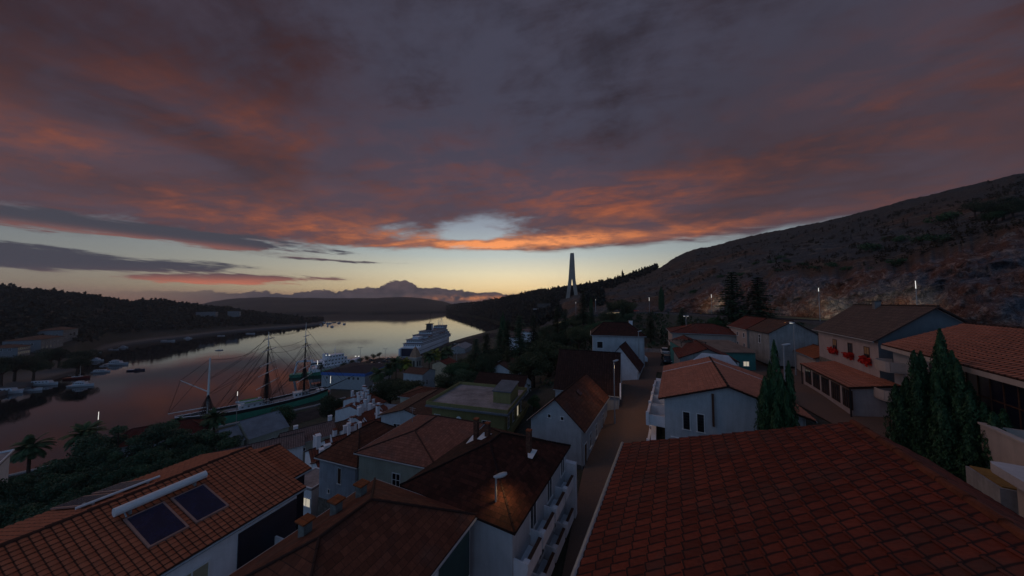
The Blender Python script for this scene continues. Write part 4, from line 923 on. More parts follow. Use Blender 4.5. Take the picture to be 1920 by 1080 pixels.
# ---------------------------------------------------------------- lower town by the water
def hp(px, py, Y): p = at(px, py, Y); return (p.x, p.y), p.z
o1, z1 = hp(480, 830, 54)
house('long_pink_row', 'long low row with faded pink tiles and a bell-shaped chimney, just beyond the terracotta roof', 'building', (-54.5, 50.5), 52, -2, 3.6, 0, 15.5, 17, 22.3, 'gable_u', WHITE, T_PINK, rise=1.5, ov=.3)
r2 = house('white_row_house', 'long white building with faded pink roof and small square windows, right of the grey warehouse', 'building', (-48.0, 60.5), 46, -1.2, 5.2, 0, 9.5, 15, 21.8, 'gable_u', plain('cream_plaster', (.52, .54, .46)), T_PINK, rise=1.8, ov=.3, feats=[('right', y_, 5.0, .7, .6, 'plain') for y_ in (-3.4, -1.2, 1.0, 3.2)])
chimney(r2[0], r2[4], -1, 4.2, r2[2] + 1.2, 1.4, .7, WHITE, WHITE, .05); chimney(r2[0], r2[4], -1, -2, r2[2] + 1.2, 1.0, .7, WHITE, WHITE, .05)
house('round_chimney_house', 'long house with brown striped roof, roof windows and panels, right of the white row', 'building', (-45.0, 66.5), 46, -2.6, 3.4, 0, 10, 15, 20.0, 'gable_u', WHITE, T_BRRO, rise=1.6, ov=.3)
GREYROOF = plain('grey_sheet_roof', (.20, .23, .27), .6, .3, .4, bmp=.3)
house('warehouse', 'grey metal roofed warehouse, smaller left one of the joined pair by the ship', 'warehouse', (-77.7, 78), 28.6, -5, 5, 0, 3.9, 5, 13.2, 'gable_u', plain('cream_plaster', (.52, .54, .46)), GREYROOF, rise=2.7, ov=.15, feats=[('front', x_, 3.5, .8, 1.4, 'plain') for x_ in (-3, 0, 3)] + [('right', 0, 3.5, .8, 1.4, 'plain')])
house('warehouse', 'grey metal roofed warehouse, larger right one of the joined pair by the ship', 'warehouse', (-77.7, 78), 28.6, -5.8, 6.4, 4.1, 13.5, 5, 13.4, 'gable_u', plain('cream_plaster', (.52, .54, .46)), GREYROOF, rise=3.5, ov=.15, feats=[('right', 0, 5.2, 2.2, 1.4, 'plain'), ('right', -3, 4.2, .8, 1.4, 'plain')])
# cluster of red roofs bristling with white chimneys
CL = [  # px, py (eave corner near), Y, az, wid, len, label
 (578, 864, 45, 46, 7.5, 9, 'red roofed house with small white chimneys, nearest of the old quarter'),
 (608, 842, 53, 46, 7.5, 8.5, 'red roofed house with a tall white chimney stack, behind the narrow white house'),
 (645, 818, 62, 42, 7, 8, 'red roofed house with one white chimney, left of the striped roof house'),
 (665, 795, 70, 20, 9, 9, 'red roofed house crowded with white chimneys in the middle of the old quarter'),
 (655, 772, 84, 12, 10, 10, 'red roofed house with many white parapets and chimneys, farther back in the old quarter'),
 (668, 752, 98, 8, 10, 10, 'red roofed house with white chimneys, farthest of the old quarter towards the harbour')]
rc = random.Random(4)
OLD_RED = tiles('old_quarter_tiles', (.23, .062, .035), .36, .40, var=.4)
for i, (a_, b2_, Y_, z_az, wd, ln, lb) in enumerate(CL):
    oo, zz_ = hp(a_, b2_, Y_)
    r_ = house('old_quarter_house', lb, 'house', oo, z_az, -wd / 2, wd / 2, 0, ln, zz_ - 6, zz_, 'gable_u', WHITE, OLD_RED, rise=1.6, ov=.15, group='red roofed houses of the old quarter', gutter=False)
    nch = (6, 6, 5, 9, 12, 12)[i]
    for k_ in range(nch):
        x_ = rc.uniform(-wd / 2 + .6, wd / 2 - .6); y_ = rc.uniform(-ln / 2 + .5, ln / 2 - .5); zc = r_[2] + 1.6 * (1 - abs(x_) / (wd / 2))
        w1 = rc.uniform(.5, 1.1); chimney(r_[0], r_[4], x_, y_, zc, rc.uniform(.7, 2.0) + (1.2 if k_ == 0 else 0), w1, WHITE, OLD_RED if rc.random() < .5 else WHITE, .06, rc.uniform(.4, .9))
    q = MB()
    for k_ in range(3 if i < 3 else 6):
        x_ = rc.uniform(-wd / 2 + .3, wd / 2 - .3); s_ = 1 if x_ > 0 else -1; zc = r_[2] + 1.6 * (1 - abs(x_) / (wd / 2)); y_ = rc.uniform(-ln / 2, ln / 2 - 1.6)
        q.slab([(x_, y_, zc - .2), (x_, y_ + .14, zc - .2), (x_ - s_ * 1.3, y_ + .14, zc + .95), (x_ - s_ * 1.3, y_, zc + .95)], .9)
    q.build('parapet', WHITE, r_[0])
house('red_shed_house', 'small building with bright red ribbed roof, low beside the narrow white house', 'house', hp(598, 884, 36)[0], 40, -3.4, 1.0, 0, 7, 24.5, 29.2, 'gable_u', WHITE, T_RED, rise=.9, ov=.2)
ly, lz = hp(603, 925, 25)
lw = house('lit_window_annexe', 'white annexe with a lit double window beside the rubble path, at lower left', 'annexe', (-21.3, 31.6), 19.6, -3.4, 0, 0, 3, 27.0, 29.9, 'flat', WHITE, FLATROOF, ov=.05, feats=[('front', .9, 1.2, 1.2, .8, 'lit')], parapet=.3)
# harbour building with blue band
bo_, bz_ = hp(684, 726, 158)
br, bB_, bH_, bXY_, bro_ = house('harbour_building', 'white harbour terminal with a blue roof band and square windows, beyond the sailing ship', 'building', (bo_[0], bo_[1]), 8, -26.5, 0, 0, 26, 3.0, 11.2, 'hip', plain('cool_white_plaster', (.47, .49, .52)), plain('dark_felt_roof', (.025, .028, .04), .8, .3, .3), rise=1.0, ov=.2, gutter=False,
    feats=[('front', -9.8, 4.6, 1.1, 1.3, 'plain'), ('front', -7.0, 4.6, 1.1, 1.3, 'plain'), ('front', 3.6, 4.6, 1.2, 1.4, 'plain'), ('front', 6.3, 4.6, 1.2, 1.4, 'plain'), ('front', 9.0, 4.6, 1.2, 1.4, 'plain'), ('right', -9, 4.6, .8, 1.3, 'plain')])
BLUEB = plain('blue_band', (.09, .20, .55), .6, .2, 1)
MB().box(-13.35, 13.35, -13.12, -12.85, 6.6, 8.15).box(13.05, 13.3, -12.9, 13, 6.6, 8.15).build('blue_band', BLUEB, br)
MB().box(13.05, 13.2, -6, 12, 1.6, 3.6).build('window_strip', GLASS, br)
ts = house('timber_shed', 'small pale shed with a grey roof on the quay, beside the round tree', 'shed', hp(598, 790, 98)[0], 30, -2.4, 2.4, 0, 6, 3, 7.2, 'gable_u', plain('cool_white_plaster', (.47, .49, .52)), GREYROOF, rise=1.2, ov=.15)
# villa behind umbrella pines on the left, white building at the left edge
vl = house('villa', 'pale villa with a dark red roof, seen between umbrella pine trunks by the quay', 'villa', (-98.5, 69.5), 52, -9, 0, 0, 19, 3.5, 14.6, 'hip', plain('cool_white_plaster', (.47, .49, .52)), tiles('maroon_tiles', (.13, .02, .016), .36, .4, var=.4), rise=2.8, ov=.5, feats=[('right', y_, z_, 1.0, 1.7, 'plain') for y_ in (-7, -3.5, 0, 3.5, 7) for z_ in (4.0, 7.8)] + [('front', x_, 7.8, .9, 1.5, 'plain') for x_ in (-3, 0, 3)])
le, lez = hp(11, 905, 40)
house('edge_building', 'white building with a corniced corner, cut off by the left edge of the photo', 'building', (le[0] - 9.3, le[1]), 40, -10, 0, 0, 3.6, 12, lez - .6, 'flat', WHITE, FLATROOF, ov=.3, feats=[('right', .3, y_, .7, 1.2, 'plain') for y_ in (5.5, 8.6)])
# church tower
tp = at(778, 707, 172)
ch = thing('church_tower', 'pale stone church tower with arched openings and terracotta spire, before the ferry', 'church tower', (tp.x, tp.y, 5), rad(-20))
TWS = plain('tower_stone', (.46, .42, .38), .85, .2, .7)
MB().box(-2.7, 2.7, -2.7, 2.7, -5, 6.2).box(-3.1, 3.1, -3.1, 3.1, 6.2, 6.7).box(-2.5, 2.5, -2.5, 2.5, 6.7, 11.9).box(-3.0, 3.0, -3.0, 3.0, 11.9, 12.6).build('wall', TWS, ch)
q = MB()
for s_ in (-1, 1):
    for x_ in (-1.1, 1.1):
        q.box(x_ - .55, x_ + .55, s_ * 2.44 - .1, s_ * 2.44 + .1, 7.4, 10.3); q.tube((x_, s_ * 2.44 - .1, 10.3), (x_, s_ * 2.44 + .1, 10.3), .55, 16)
        q.box(s_ * 2.44 - .1, s_ * 2.44 + .1, x_ - .55, x_ + .55, 7.4, 10.3)
q.build('belfry_opening', DARKM, ch)
q = MB(); rg = [[(math.cos(math.pi / 4 + k * math.pi / 2) * r_, math.sin(math.pi / 4 + k * math.pi / 2) * r_, z_) for k in range(4)] for r_, z_ in ((3.3, 12.6), (3.0, 13.4), (2.2, 15.6), (1.2, 17.4), (.25, 18.5), (.1, 19.3))]
q.loft(rg).build('spire', plain('terracotta_stone', (.36, .24, .17), .85, .3, .8), ch)
# houses near the church
c1 = house('white_cottage', 'small white cottage with two windows and a brown roof, below the church tower', 'house', hp(762, 700, 118)[0], 20, -2, 8, 0, 9, 14.5, 21.2, 'gable_v', plain('cool_white_plaster', (.47, .49, .52)), T_BRRO, rise=1.5, ov=.3, feats=[('front', -2.2, 2.2, 1.0, 2.0, 'plain'), ('front', 1.8, 2.2, 1.0, 2.0, 'plain'), ('right', -1.5, 2.2, .9, 1.8, 'plain')])
house('cream_gable_cottage', 'cottage with a cream gable and reddish roof, right of the white cottage', 'house', hp(812, 682, 138)[0], 20, -1, 8, 0, 9, 12, 20.5, 'gable_u', plain('cream_gable', (.58, .47, .32), .8), T_RED, rise=1.8, ov=.3)
for px_2, py_2, Y_, lb, nm in ((962, 632, 150, 'white wall end of a house between two dark conifers', 'hidden_cottage'), (987, 622, 190, 'small cottage with a pinkish roof farther up the slope between conifers', 'upper_cottage')):
    oo, zz_ = hp(px_2, py_2, Y_); house(nm, lb, 'house', oo, 20, -4, 4, 0, 8, zz_ - 6, zz_, 'gable_v', WHITE, T_PINK, rise=1.5, ov=.3, feats=[('front', -1.5, 3, .9, 1.2, 'plain'), ('front', 1.5, 3, .9, 1.2, 'plain')])
oo, zz_ = hp(843, 652, 255); house('quay_warehouse', 'grey arched warehouse on the quay beside the ferry bow', 'warehouse', oo, 6, 0, 14, 0, 26, 2.2, 9.0, 'gable_u', CONC, GREYROOF, rise=2.6, ov=.2, feats=[('front', x_, 0.4, 1.6, 2.4, 'plain') for x_ in (-4.5, -1.5, 1.5, 4.5)])
for px_2, py_2, Y_, az_2, wd, ln, lb in ((735, 778, 75, 10, 9, 7, 'grey roofed low house amid trees, right of the old quarter'), ):
    oo, zz_ = hp(px_2, py_2, Y_); house('grey_cottage', lb, 'house', oo, az_2, -wd, 0, 0, ln, zz_ - 5, zz_, 'gable_v', plain('cool_white_plaster', (.47, .49, .52)), GREYROOF, rise=1.3, ov=.2, feats=[('front', -2, 1.6, .8, 1.4, 'plain'), ('front', 1, 1.6, .8, 1.4, 'plain')])
# far bank
def bankz(px, Y):
    g = lambda k: interp(px, LX, [h[k] for h in LB]); return bank_pt(px, (Y - g(1)) / (g(2) - g(1))).z
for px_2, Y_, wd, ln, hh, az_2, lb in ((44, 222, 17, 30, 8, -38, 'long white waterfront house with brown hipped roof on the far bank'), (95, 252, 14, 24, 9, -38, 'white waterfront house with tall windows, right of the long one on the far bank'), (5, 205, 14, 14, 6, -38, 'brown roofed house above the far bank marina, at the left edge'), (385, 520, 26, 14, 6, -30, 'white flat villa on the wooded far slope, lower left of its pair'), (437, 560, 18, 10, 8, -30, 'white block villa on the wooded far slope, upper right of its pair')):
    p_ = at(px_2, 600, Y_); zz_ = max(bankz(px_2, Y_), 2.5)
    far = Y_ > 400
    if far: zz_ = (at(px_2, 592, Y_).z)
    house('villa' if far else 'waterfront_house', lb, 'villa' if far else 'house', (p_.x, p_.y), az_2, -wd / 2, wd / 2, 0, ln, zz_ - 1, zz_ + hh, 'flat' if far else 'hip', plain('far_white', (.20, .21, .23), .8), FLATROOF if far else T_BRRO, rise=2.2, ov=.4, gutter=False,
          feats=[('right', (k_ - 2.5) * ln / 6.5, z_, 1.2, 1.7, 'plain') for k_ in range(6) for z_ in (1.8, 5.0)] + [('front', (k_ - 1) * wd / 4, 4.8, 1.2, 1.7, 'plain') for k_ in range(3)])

# ---------------------------------------------------------------- sailing ship
SH = thing('sailing_ship', 'three-masted sailing ship with green hull and lattice shrouds, moored along the quay', 'sailing ship', (-122.6, 108.2, 0), rad(-40.5))
GREENH = plain('green_hull', (.055, .29, .19), .5, .3, .6); BLACKH = plain('black_strake', (.012, .012, .014), .4, .2, 1)
DECK = plain('grey_deck', (.26, .25, .26), .8, .3, .4)
def hullsec(y, zl, w_): return w_
secs = []; L_ = 50.0
def beam(t): return 4.6 * (math.sin(min(1, (t + .02) * 2.6) * math.pi / 2) ** .8) * (1 if t < .82 else 1 - ((t - .82) / .18) ** 2 * .45)
def sheer(t): return 5.4 + 1.3 * (2 * t - .95) ** 2
prof = [(0.0, -1.5), (.62, -1.2), (.86, 0), (.96, 2.4), (1.0, 4.2)]
hl = MB(); st = MB(); rl = MB(); dk = MB(); ts_ = np.linspace(0, 1, 26)
for (a_, b_2) in zip(ts_, ts_[1:]):
    for s_ in (-1, 1):
        def pt(t, k): f_, z = prof[k]; zz = z if k < 4 else sheer(t) - 1.3; return (-4.6 + s_ * beam(t) * f_, -1 + t * L_ + (1.6 * (1 - t) ** 6) * (4 - k) * .6, zz)
        for k in range(4):
            hl.face([pt(a_, k), pt(b_2, k), pt(b_2, k + 1), pt(a_, k + 1)])
        x1, x2 = -4.6 + s_ * (beam(a_) + .06), -4.6 + s_ * (beam(b_2) + .06); ya, yb = -1 + a_ * L_, -1 + b_2 * L_
        st.face([(x1, ya, sheer(a_) - 1.35), (x2, yb, sheer(b_2) - 1.35), (x2, yb, sheer(b_2)), (x1, ya, sheer(a_))])
        rl.prism([(x1 - .18, ya), (x1 + .18, ya), (x2 + .18, yb), (x2 - .18, yb)], sheer(a_) - .02, sheer(a_) + .16)
    w1, w2 = beam(a_) - .05, beam(b_2) - .05
    dk.face([(-4.6 - w1, -1 + a_ * L_, sheer(a_) - .9), (-4.6 + w1, -1 + a_ * L_, sheer(a_) - .9), (-4.6 + w2, -1 + b_2 * L_, sheer(b_2) - .9), (-4.6 - w2, -1 + b_2 * L_, sheer(b_2) - .9)])
t1 = 1.0; w1 = beam(1); hl.face([(-4.6 - w1 * f_, 49, z if k < 4 else sheer(1) - 1.3) for k, (f_, z) in enumerate(prof)] + [(-4.6 + w1 * f_, 49, z if k < 4 else sheer(1) - 1.3) for k, (f_, z) in reversed(list(enumerate(prof)))])
st.face([(-4.6 - w1, 49.02, sheer(1) - 1.35), (-4.6 + w1, 49.02, sheer(1) - 1.35), (-4.6 + w1, 49.02, sheer(1)), (-4.6 - w1, 49.02, sheer(1))])
ho = hl.build('hull', GREENH, SH); st.build('strake', BLACKH, ho); rl.build('rail', WHITE, ho); dk.build('deck', DECK, SH)
def dh(name, x0, x1, y0, y1, z0, h_, wins=3, label=None):
    o = MB().box(x0, x1, y0, y1, z0, z0 + h_).build(name, WHITE, SH); 
    MB().box(x0 - .2, x1 + .2, y0 - .2, y1 + .2, z0 + h_, z0 + h_ + .12).build('deckhouse_roof', WMETAL, o)
    q = MB()
    for i in range(wins): y = y0 + (y1 - y0) * (i + .5) / wins; q.box(x1 - .02, x1 + .03, y - .3, y + .3, z0 + h_ * .4, z0 + h_ * .75)
    q.box(x0 + .5, x0 + 1.1, y0 - .03, y0 + .02, z0 + .2, z0 + h_ * .85); q.build('porthole', GLASS, o)
dh('deckhouse', -6.8, -1.8, 16.5, 26, 5.0, 1.5, 5); dh('deckhouse', -6.5, -2.8, 35.5, 41, 5.0, 2.1, 4); dh('deckhouse', -5.8, -3.2, 45, 47.5, 5.2, 1.2, 2)
for x_, y_ in ((-7.0, 20), (-1.7, 21)):
    lb_ = []
    for t in np.linspace(-1, 1, 9):
        w_ = 1.0 * (1 - t * t) ** .6 + .03; lb_.append([(x_ - w_, y_ + t * 4.2, 7.4 + .2 * t * t), (x_ - w_ * .6, y_ + t * 4.2, 6.7 + .2 * t * t), (x_ + w_ * .6, y_ + t * 4.2, 6.7 + .2 * t * t), (x_ + w_, y_ + t * 4.2, 7.4 + .2 * t * t)])
    o = MB().loft(lb_).build('lifeboat', WHITE, SH); MB().box(x_ - .7, x_ + .7, y_ - 3, y_ + 3, 7.38, 7.55).build('boat_cover', plain('green_canvas', (.02, .20, .03), .7, .2, 2), o)
MPOLE = plain('pale_spar', (.75, .74, .72), .6, .15, 2); LATT = plain('black_rigging', (.012, .012, .013), .7, .1, 3)
rig = MB()
masts = [(7.5, 27.5, 12.5, 4.4, 1), (25.5, 36.5, 20.0, 3.5, 0), (39.5, 40.0, 20.0, 3.2, 0)]
for mi, (y_, top, lat, bw, pale) in enumerate(masts):
    z0 = 5.2; mo = MB().tube((-4.6, y_, z0), (-4.6, y_, lat if not pale else lat), .42, 8, .38).build('mast', LATT if not pale else MPOLE, SH)
    MB().tube((-4.6, y_, lat), (-4.6, y_, 30 if mi else top), .38, 8, .2).build('topmast', MPOLE if pale else LATT, mo)
    if mi: MB().tube((-4.6, y_, 30), (-4.6, y_, top), .18, 6, .1).build('royal_mast', MPOLE, mo)
    sh = MB(); apex = Vector((-4.6, y_, lat + 1.0)); k_ = 7
    for s_ in (-1, 1):
        feet = [Vector((-4.6 + s_ * 4.3, y_ - bw / 2 + bw * i / (k_ - 1), z0 + .4)) for i in range(k_)]
        for f_ in feet: sh.tube(f_, apex, .11, 4, .07)
        for j in range(1, 15):
            t = j / 16; A = feet[0].lerp(apex, t); B = feet[-1].lerp(apex, t); sh.tube(A, B, .09, 4)
    sh.build('shrouds', LATT, mo)
    if mi:
        for zz_, hl_ in ((13.5, 8.5), (18.5, 7.3), (22.5, 6.3), (28.5, 5.2), (33.5, 3.6))[:5 if mi == 1 else 5]:
            C_ = Vector((-4.6, y_ + .5, zz_)); d_ = Vector((-.834, .552, .02)) * hl_ * 1.1
            MB().tube(C_ - d_, C_, .13, 6, .24).tube(C_, C_ + d_, .24, 6, .13).build('yard', MPOLE, mo)
    else:
        MB().tube((-4.6, y_ - .4, 14.4), (-8.0, y_ - 7.5, 19.5), .2, 6, .12).build('gaff', MPOLE, mo)
        MB().tube((-4.6, y_ - .4, 8.2), (-7.8, y_ - 10.2, 7.6), .2, 6, .12).build('boom', MPOLE, mo)
def rope(a, b, sag=0, r=.06):
    a = Vector(a); b = Vector(b); n_ = 8 if sag else 1; pts = [a.lerp(b, i / n_) - Vector((0, 0, 4 * sag * (i / n_) * (1 - i / n_))) for i in range(n_ + 1)]
    rig.path(pts, r, 4)
m1, m2, m3 = 7.5, 25.5, 39.5; X_ = -4.6
rope((X_, m1, 27), (-8, m1 - 7.5, 19.5)); rope((X_, m1, 24), (-7.8, m1 - 10, 7.8)); rope((-8, m1 - 7.5, 19.5), (-7.8, m1 - 10.2, 7.7)); rope((X_, m1, 27), (X_, m2, 31), 2.2); rope((X_, m1, 19), (X_, m2, 34.5), 1.6); rope((X_, m1, 19.4), (X_, m2, 34), .8)
rope((X_, m1, 13), (X_, m2, 29.5), .3); rope((X_, m1, 13.4), (X_, m2, 23), 0); rope((X_, m1 + 1, 12.8), (X_, m2, 22.5), 0)
for zt, dy_ in ((36, -16), (30, -17), (30, -13), (24, -15), (22.5, -12)): rope((X_, m2, zt), (X_, m2 + dy_, 6))
for zt in (30, 27.5): rope((X_, m2, zt), (X_, m3, zt + 2), 1.6)
for zt in (35.5, 35): rope((X_, m2, zt), (X_, m3, zt + 1.5), 1.0)
for zt, dy_ in ((30, -15), (26, -14), (22, -12), (28, -17)): rope((X_, m3, zt), (X_, m3 + dy_, 6.5))
for s_ in (-1, 1):
    for mm, zt in ((m2, 33), (m2, 28), (m3, 33), (m3, 28), (m3, 23)): rope((X_, mm, zt), (X_ + s_ * 4.3, mm + 6, 6)); rope((X_ + s_ * 5, mm + .5, zt - 4.6), (X_, mm - 12, 8), .4)
for zt, ye in ((37, 66), (31, 64), (30.5, 60), (30.3, 57)): rope((X_, m3, zt), (X_ + .5, ye - 8, 9), 0)
rope((X_, m2, 35.5), (X_, m3 + 5, 10)); rope((X_, m2, 30), (X_, m3 + 2, 9))
rig.tube((X_, 48, 6), (X_, 62, 10), .28, 6, .12)
rig.build('rigging', LATT, SH)
q = MB()
for i in range(26): t = i / 25; q.tube((X_ + beam(t), -1 + t * L_, sheer(t) + .1), (X_ + beam(t), -1 + t * L_, sheer(t) + .9), .03, 4)
for t0, t1_ in zip(ts_, ts_[1:]): q.tube((X_ + beam(t0), -1 + t0 * L_, sheer(t0) + .9), (X_ + beam(t1_), -1 + t1_ * L_, sheer(t1_) + .9), .03, 4)
q.build('guard_rail', WMETAL, SH)

# ---------------------------------------------------------------- ferry
FE = thing('ferry', 'large white car ferry with dark funnel and stern opening, berthed at the far quay', 'ferry', (-92.5, 262, 0), rad(-6.5))
FWH = plain('ferry_white', (.78, .80, .86), .5, .12, .1)
def fsec(y, w_, z0, z1, flare=1.0): return [(-w_ * flare, y, z0), (w_ * flare, y, z0), (w_, y, z1), (-w_, y, z1)]
hs_ = []
for y in (0, 15, 60, 78, 90, 98, 104, 108): 
    w_ = 8.6 * (1 if y < 70 else max(.04, 1 - ((y - 70) / 38) ** 2.0)); hs_.append(fsec(y, w_, -1, 8.6 + (0 if y < 80 else (y - 80) * .06), .93 if y < 70 else .7))
ho = MB().loft(hs_).build('hull', FWH, FE)
MB().box(-7.3, 5.2, -.5, .3, 1.0, 8.0).build('stern_door', plain('dark_blue_opening', (.015, .018, .045), .5, .2, .5), ho)
MB().box(-8.7, -7.3, -3.0, .2, .4, 8.0).build('stern_fender', FWH, ho)
MB().box(8.55, 8.75, 3, 80, 5.5, 5.8).build('rubbing_strake', plain('navy_line', (.02, .025, .06), .5), ho)
def tier(y0, y1, w_, z0, h_, wn, nose=6):
    o = MB().prism([(-w_, y0), (w_, y0), (w_, y1 - nose), (w_ * .55, y1), (-w_ * .55, y1), (-w_, y1 - nose)], z0, z0 + h_).build('deck_tier', FWH, FE)
    MB().prism([(-w_ - .35, y0 - 1.5), (w_ + .35, y0 - 1.5), (w_ + .35, y1 - nose), (w_ * .55, y1 + .3), (-w_ * .55, y1 + .3), (-w_ - .35, y1 - nose)], z0 + h_, z0 + h_ + .25).build('deck_edge', plain('navy_line', (.02, .025, .06), .5), o)
    q = MB(); n_ = int((y1 - nose - y0) / 2.2)
    for i in range(n_): y = y0 + 1 + i * 2.2; q.box(w_ - .05, w_ + .04, y, y + 1.0, z0 + h_ * .42, z0 + h_ * .75)
    for i in range(int(w_ * 2 / 2)): x = -w_ + 1 + i * 2; q.box(x, x + .9, y0 - .04, y0 + .05, z0 + h_ * .3, z0 + h_ * .72)
    if wn: q.build('window_row', GLASS, o)
    rr2 = MB()
    for zz_ in (.5, .95): rr2.tube((w_ + .3, y0 - 1.4, z0 + h_ + .25 + zz_), (w_ + .3, y1 - nose, z0 + h_ + .25 + zz_), .05, 4); rr2.tube((-w_ - .3, y0 - 1.4, z0 + h_ + .25 + zz_), (w_ + .3, y0 - 1.4, z0 + h_ + .25 + zz_), .05, 4)
    rr2.build('railing', FWH, o)
tier(5, 96, 8.4, 8.6, 2.8, 1); tier(10, 92, 8.0, 11.65, 2.7, 1); tier(22, 88, 7.4, 14.6, 2.6, 1); tier(34, 86, 6.6, 17.45, 2.4, 1); tier(72, 86, 6.2, 20.1, 2.2, 1, 3)
fn = MB().loft([[(-2.6, 42, 19), (2.6, 42, 19), (2.6, 50, 19), (-2.6, 50, 19)], [(-2.2, 42.5, 26.2), (2.2, 42.5, 26.2), (2.2, 48.5, 26.2), (-2.2, 48.5, 26.2)]]).build('funnel', FWH, FE)
MB().loft([[(-2.75, 41.6, 19.5), (2.75, 41.6, 19.5), (2.6, 45, 19.5), (-2.6, 45, 19.5)], [(-2.3, 42.2, 26), (2.3, 42.2, 26), (2.25, 44.8, 26), (-2.25, 44.8, 26)]]).build('funnel_band', DARKM, fn)
MB().box(-2.9, 2.9, 41.0, 49.5, 26.2, 27.0).build('funnel_cap', DARKM, fn)
MB().box(-3, 3, 12, 22, 14.6, 17).build('lounge', FWH, FE)
ms = MB(); 
for s_ in (-1, 1): ms.tube((s_ * 1.6, 80, 22), (0, 81, 31), .22, 6)
ms.tube((0, 84, 22), (0, 81, 31), .22, 6).tube((0, 72, 22), (0, 72, 29), .5, 8, .3); ms.build('radar_mast', MPOLE, FE)
for i, y in enumerate((26, 31, 56, 62, 68)):
    q = [] 
    for t in np.linspace(-1, 1, 7): w_ = .9 * (1 - t * t) ** .6 + .03; q.append([(8.0 - w_, y + t * 2.2, 16.3), (8.0 - w_ * .5, y + t * 2.2, 15.5), (8.0 + w_ * .5, y + t * 2.2, 15.5), (8.0 + w_, y + t * 2.2, 16.3)])
    MB().loft(q).build('lifeboat', plain('orange_boat', (.35, .10, .03), .5), FE)
# smoke from the funnel
m, t, b, o_ = bsdf('smoke_volume'); t.nt.nodes.remove(b); vn = t.n('ShaderNodeVolumePrincipled'); vn.inputs['Density'].default_value = .5; vn.inputs['Color'].default_value = (.05, .045, .04, 1)
t.l.new(vn.outputs[0], o_.inputs['Volume']); SMK = m
fp = FE.matrix_basis @ Vector((0, 45, 27)); sm = MB(); pr_ = None
for i in range(7):
    sm.dome((math.sin(i * 1.1) * .8 + i * .25, i * .2, 1.2 + i * 1.7), .9 - i * .07, .9 - i * .07, 1.2, 8, 5)
so_ = sm.build('smoke', SMK); so_.location = fp; tag(so_, 'thin dark wisp of smoke rising from the ferry funnel', 'smoke'); so_['kind'] = 'stuff'

# two working ships by the parking quay
def workship(loc, az_, L_, lab, col, kind):
    T = thing('work_ship', lab, 'ship', loc, rad(-az_))
    sec = []
    for t in np.linspace(0, 1, 12):
        w_ = L_ * .12 * min(1, (1 - t) * 3.2) ** .7 * (1 if t > .05 else .9) + .05; z1 = L_ * .085 + L_ * .06 * t ** 4; y = t * L_
        sec.append([(-w_ * .75, y, -.6), (w_ * .75, y, -.6), (w_, y, z1), (-w_, y, z1)])
    MB().loft(sec).build('hull', col, T); h0 = L_ * .085; w_ = L_ * .095
    if kind == 0:
        for i, (a_, b_2) in enumerate(((.12, .72), (.2, .66), (.3, .6))):
            o = MB().box(-w_ + i * .4, w_ - i * .4, a_ * L_, b_2 * L_, h0 + i * L_ * .07, h0 + (i + 1) * L_ * .07 - .1).build('deckhouse', FWH, T)
            q = MB(); n_ = 9 - i * 2
            for k_ in range(n_): y = (a_ + (b_2 - a_) * (k_ + .3) / n_) * L_; q.box(w_ - i * .4 - .03, w_ - i * .4 + .04, y, y + .9, h0 + (i + .35) * L_ * .07, h0 + (i + .7) * L_ * .07)
            q.build('window_row', GLASS, o)
        MB().tube((0, .45 * L_, h0 + L_ * .2), (0, .45 * L_, h0 + L_ * .38), .2, 6, .08).tube((-2, .44 * L_, h0 + L_ * .3), (2, .44 * L_, h0 + L_ * .3), .1, 5).build('mast', FWH, T)
        MB().box(-1.2, 1.2, .22 * L_, .3 * L_, h0 + L_ * .14, h0 + L_ * .25).build('funnel', FWH, T)
    else:
        o = MB().box(-w_, w_, .5 * L_, .72 * L_, h0, h0 + L_ * .1).box(-w_ * 1.2, w_ * 1.2, .48 * L_, .74 * L_, h0 + L_ * .2, h0 + L_ * .3).build('wheelhouse', FWH, T)
        MB().box(-w_ * 1.22, w_ * 1.22, .47 * L_, .75 * L_, h0 + L_ * .23, h0 + L_ * .27).build('window_row', GLASS, o)
        q = MB()
        for x_ in (-w_, w_):
            for y in (.1, .45): q.tube((x_, y * L_, h0), (x_ * .8, (y + .06) * L_, h0 + L_ * .33), .35, 6)
            q.tube((x_ * .8, .16 * L_, h0 + L_ * .33), (x_ * .8, .51 * L_, h0 + L_ * .33), .3, 6)
        q.build('gantry', FWH, T)
    return T
workship((-142, 206, 0), 30, 36, 'passenger vessel with three white decks and a mast, behind the harbour terminal', FWH, 0)
workship((-147, 193, 0), 60, 24, 'green hulled dredger with white gantry, left of the harbour terminal', GREENH, 1)

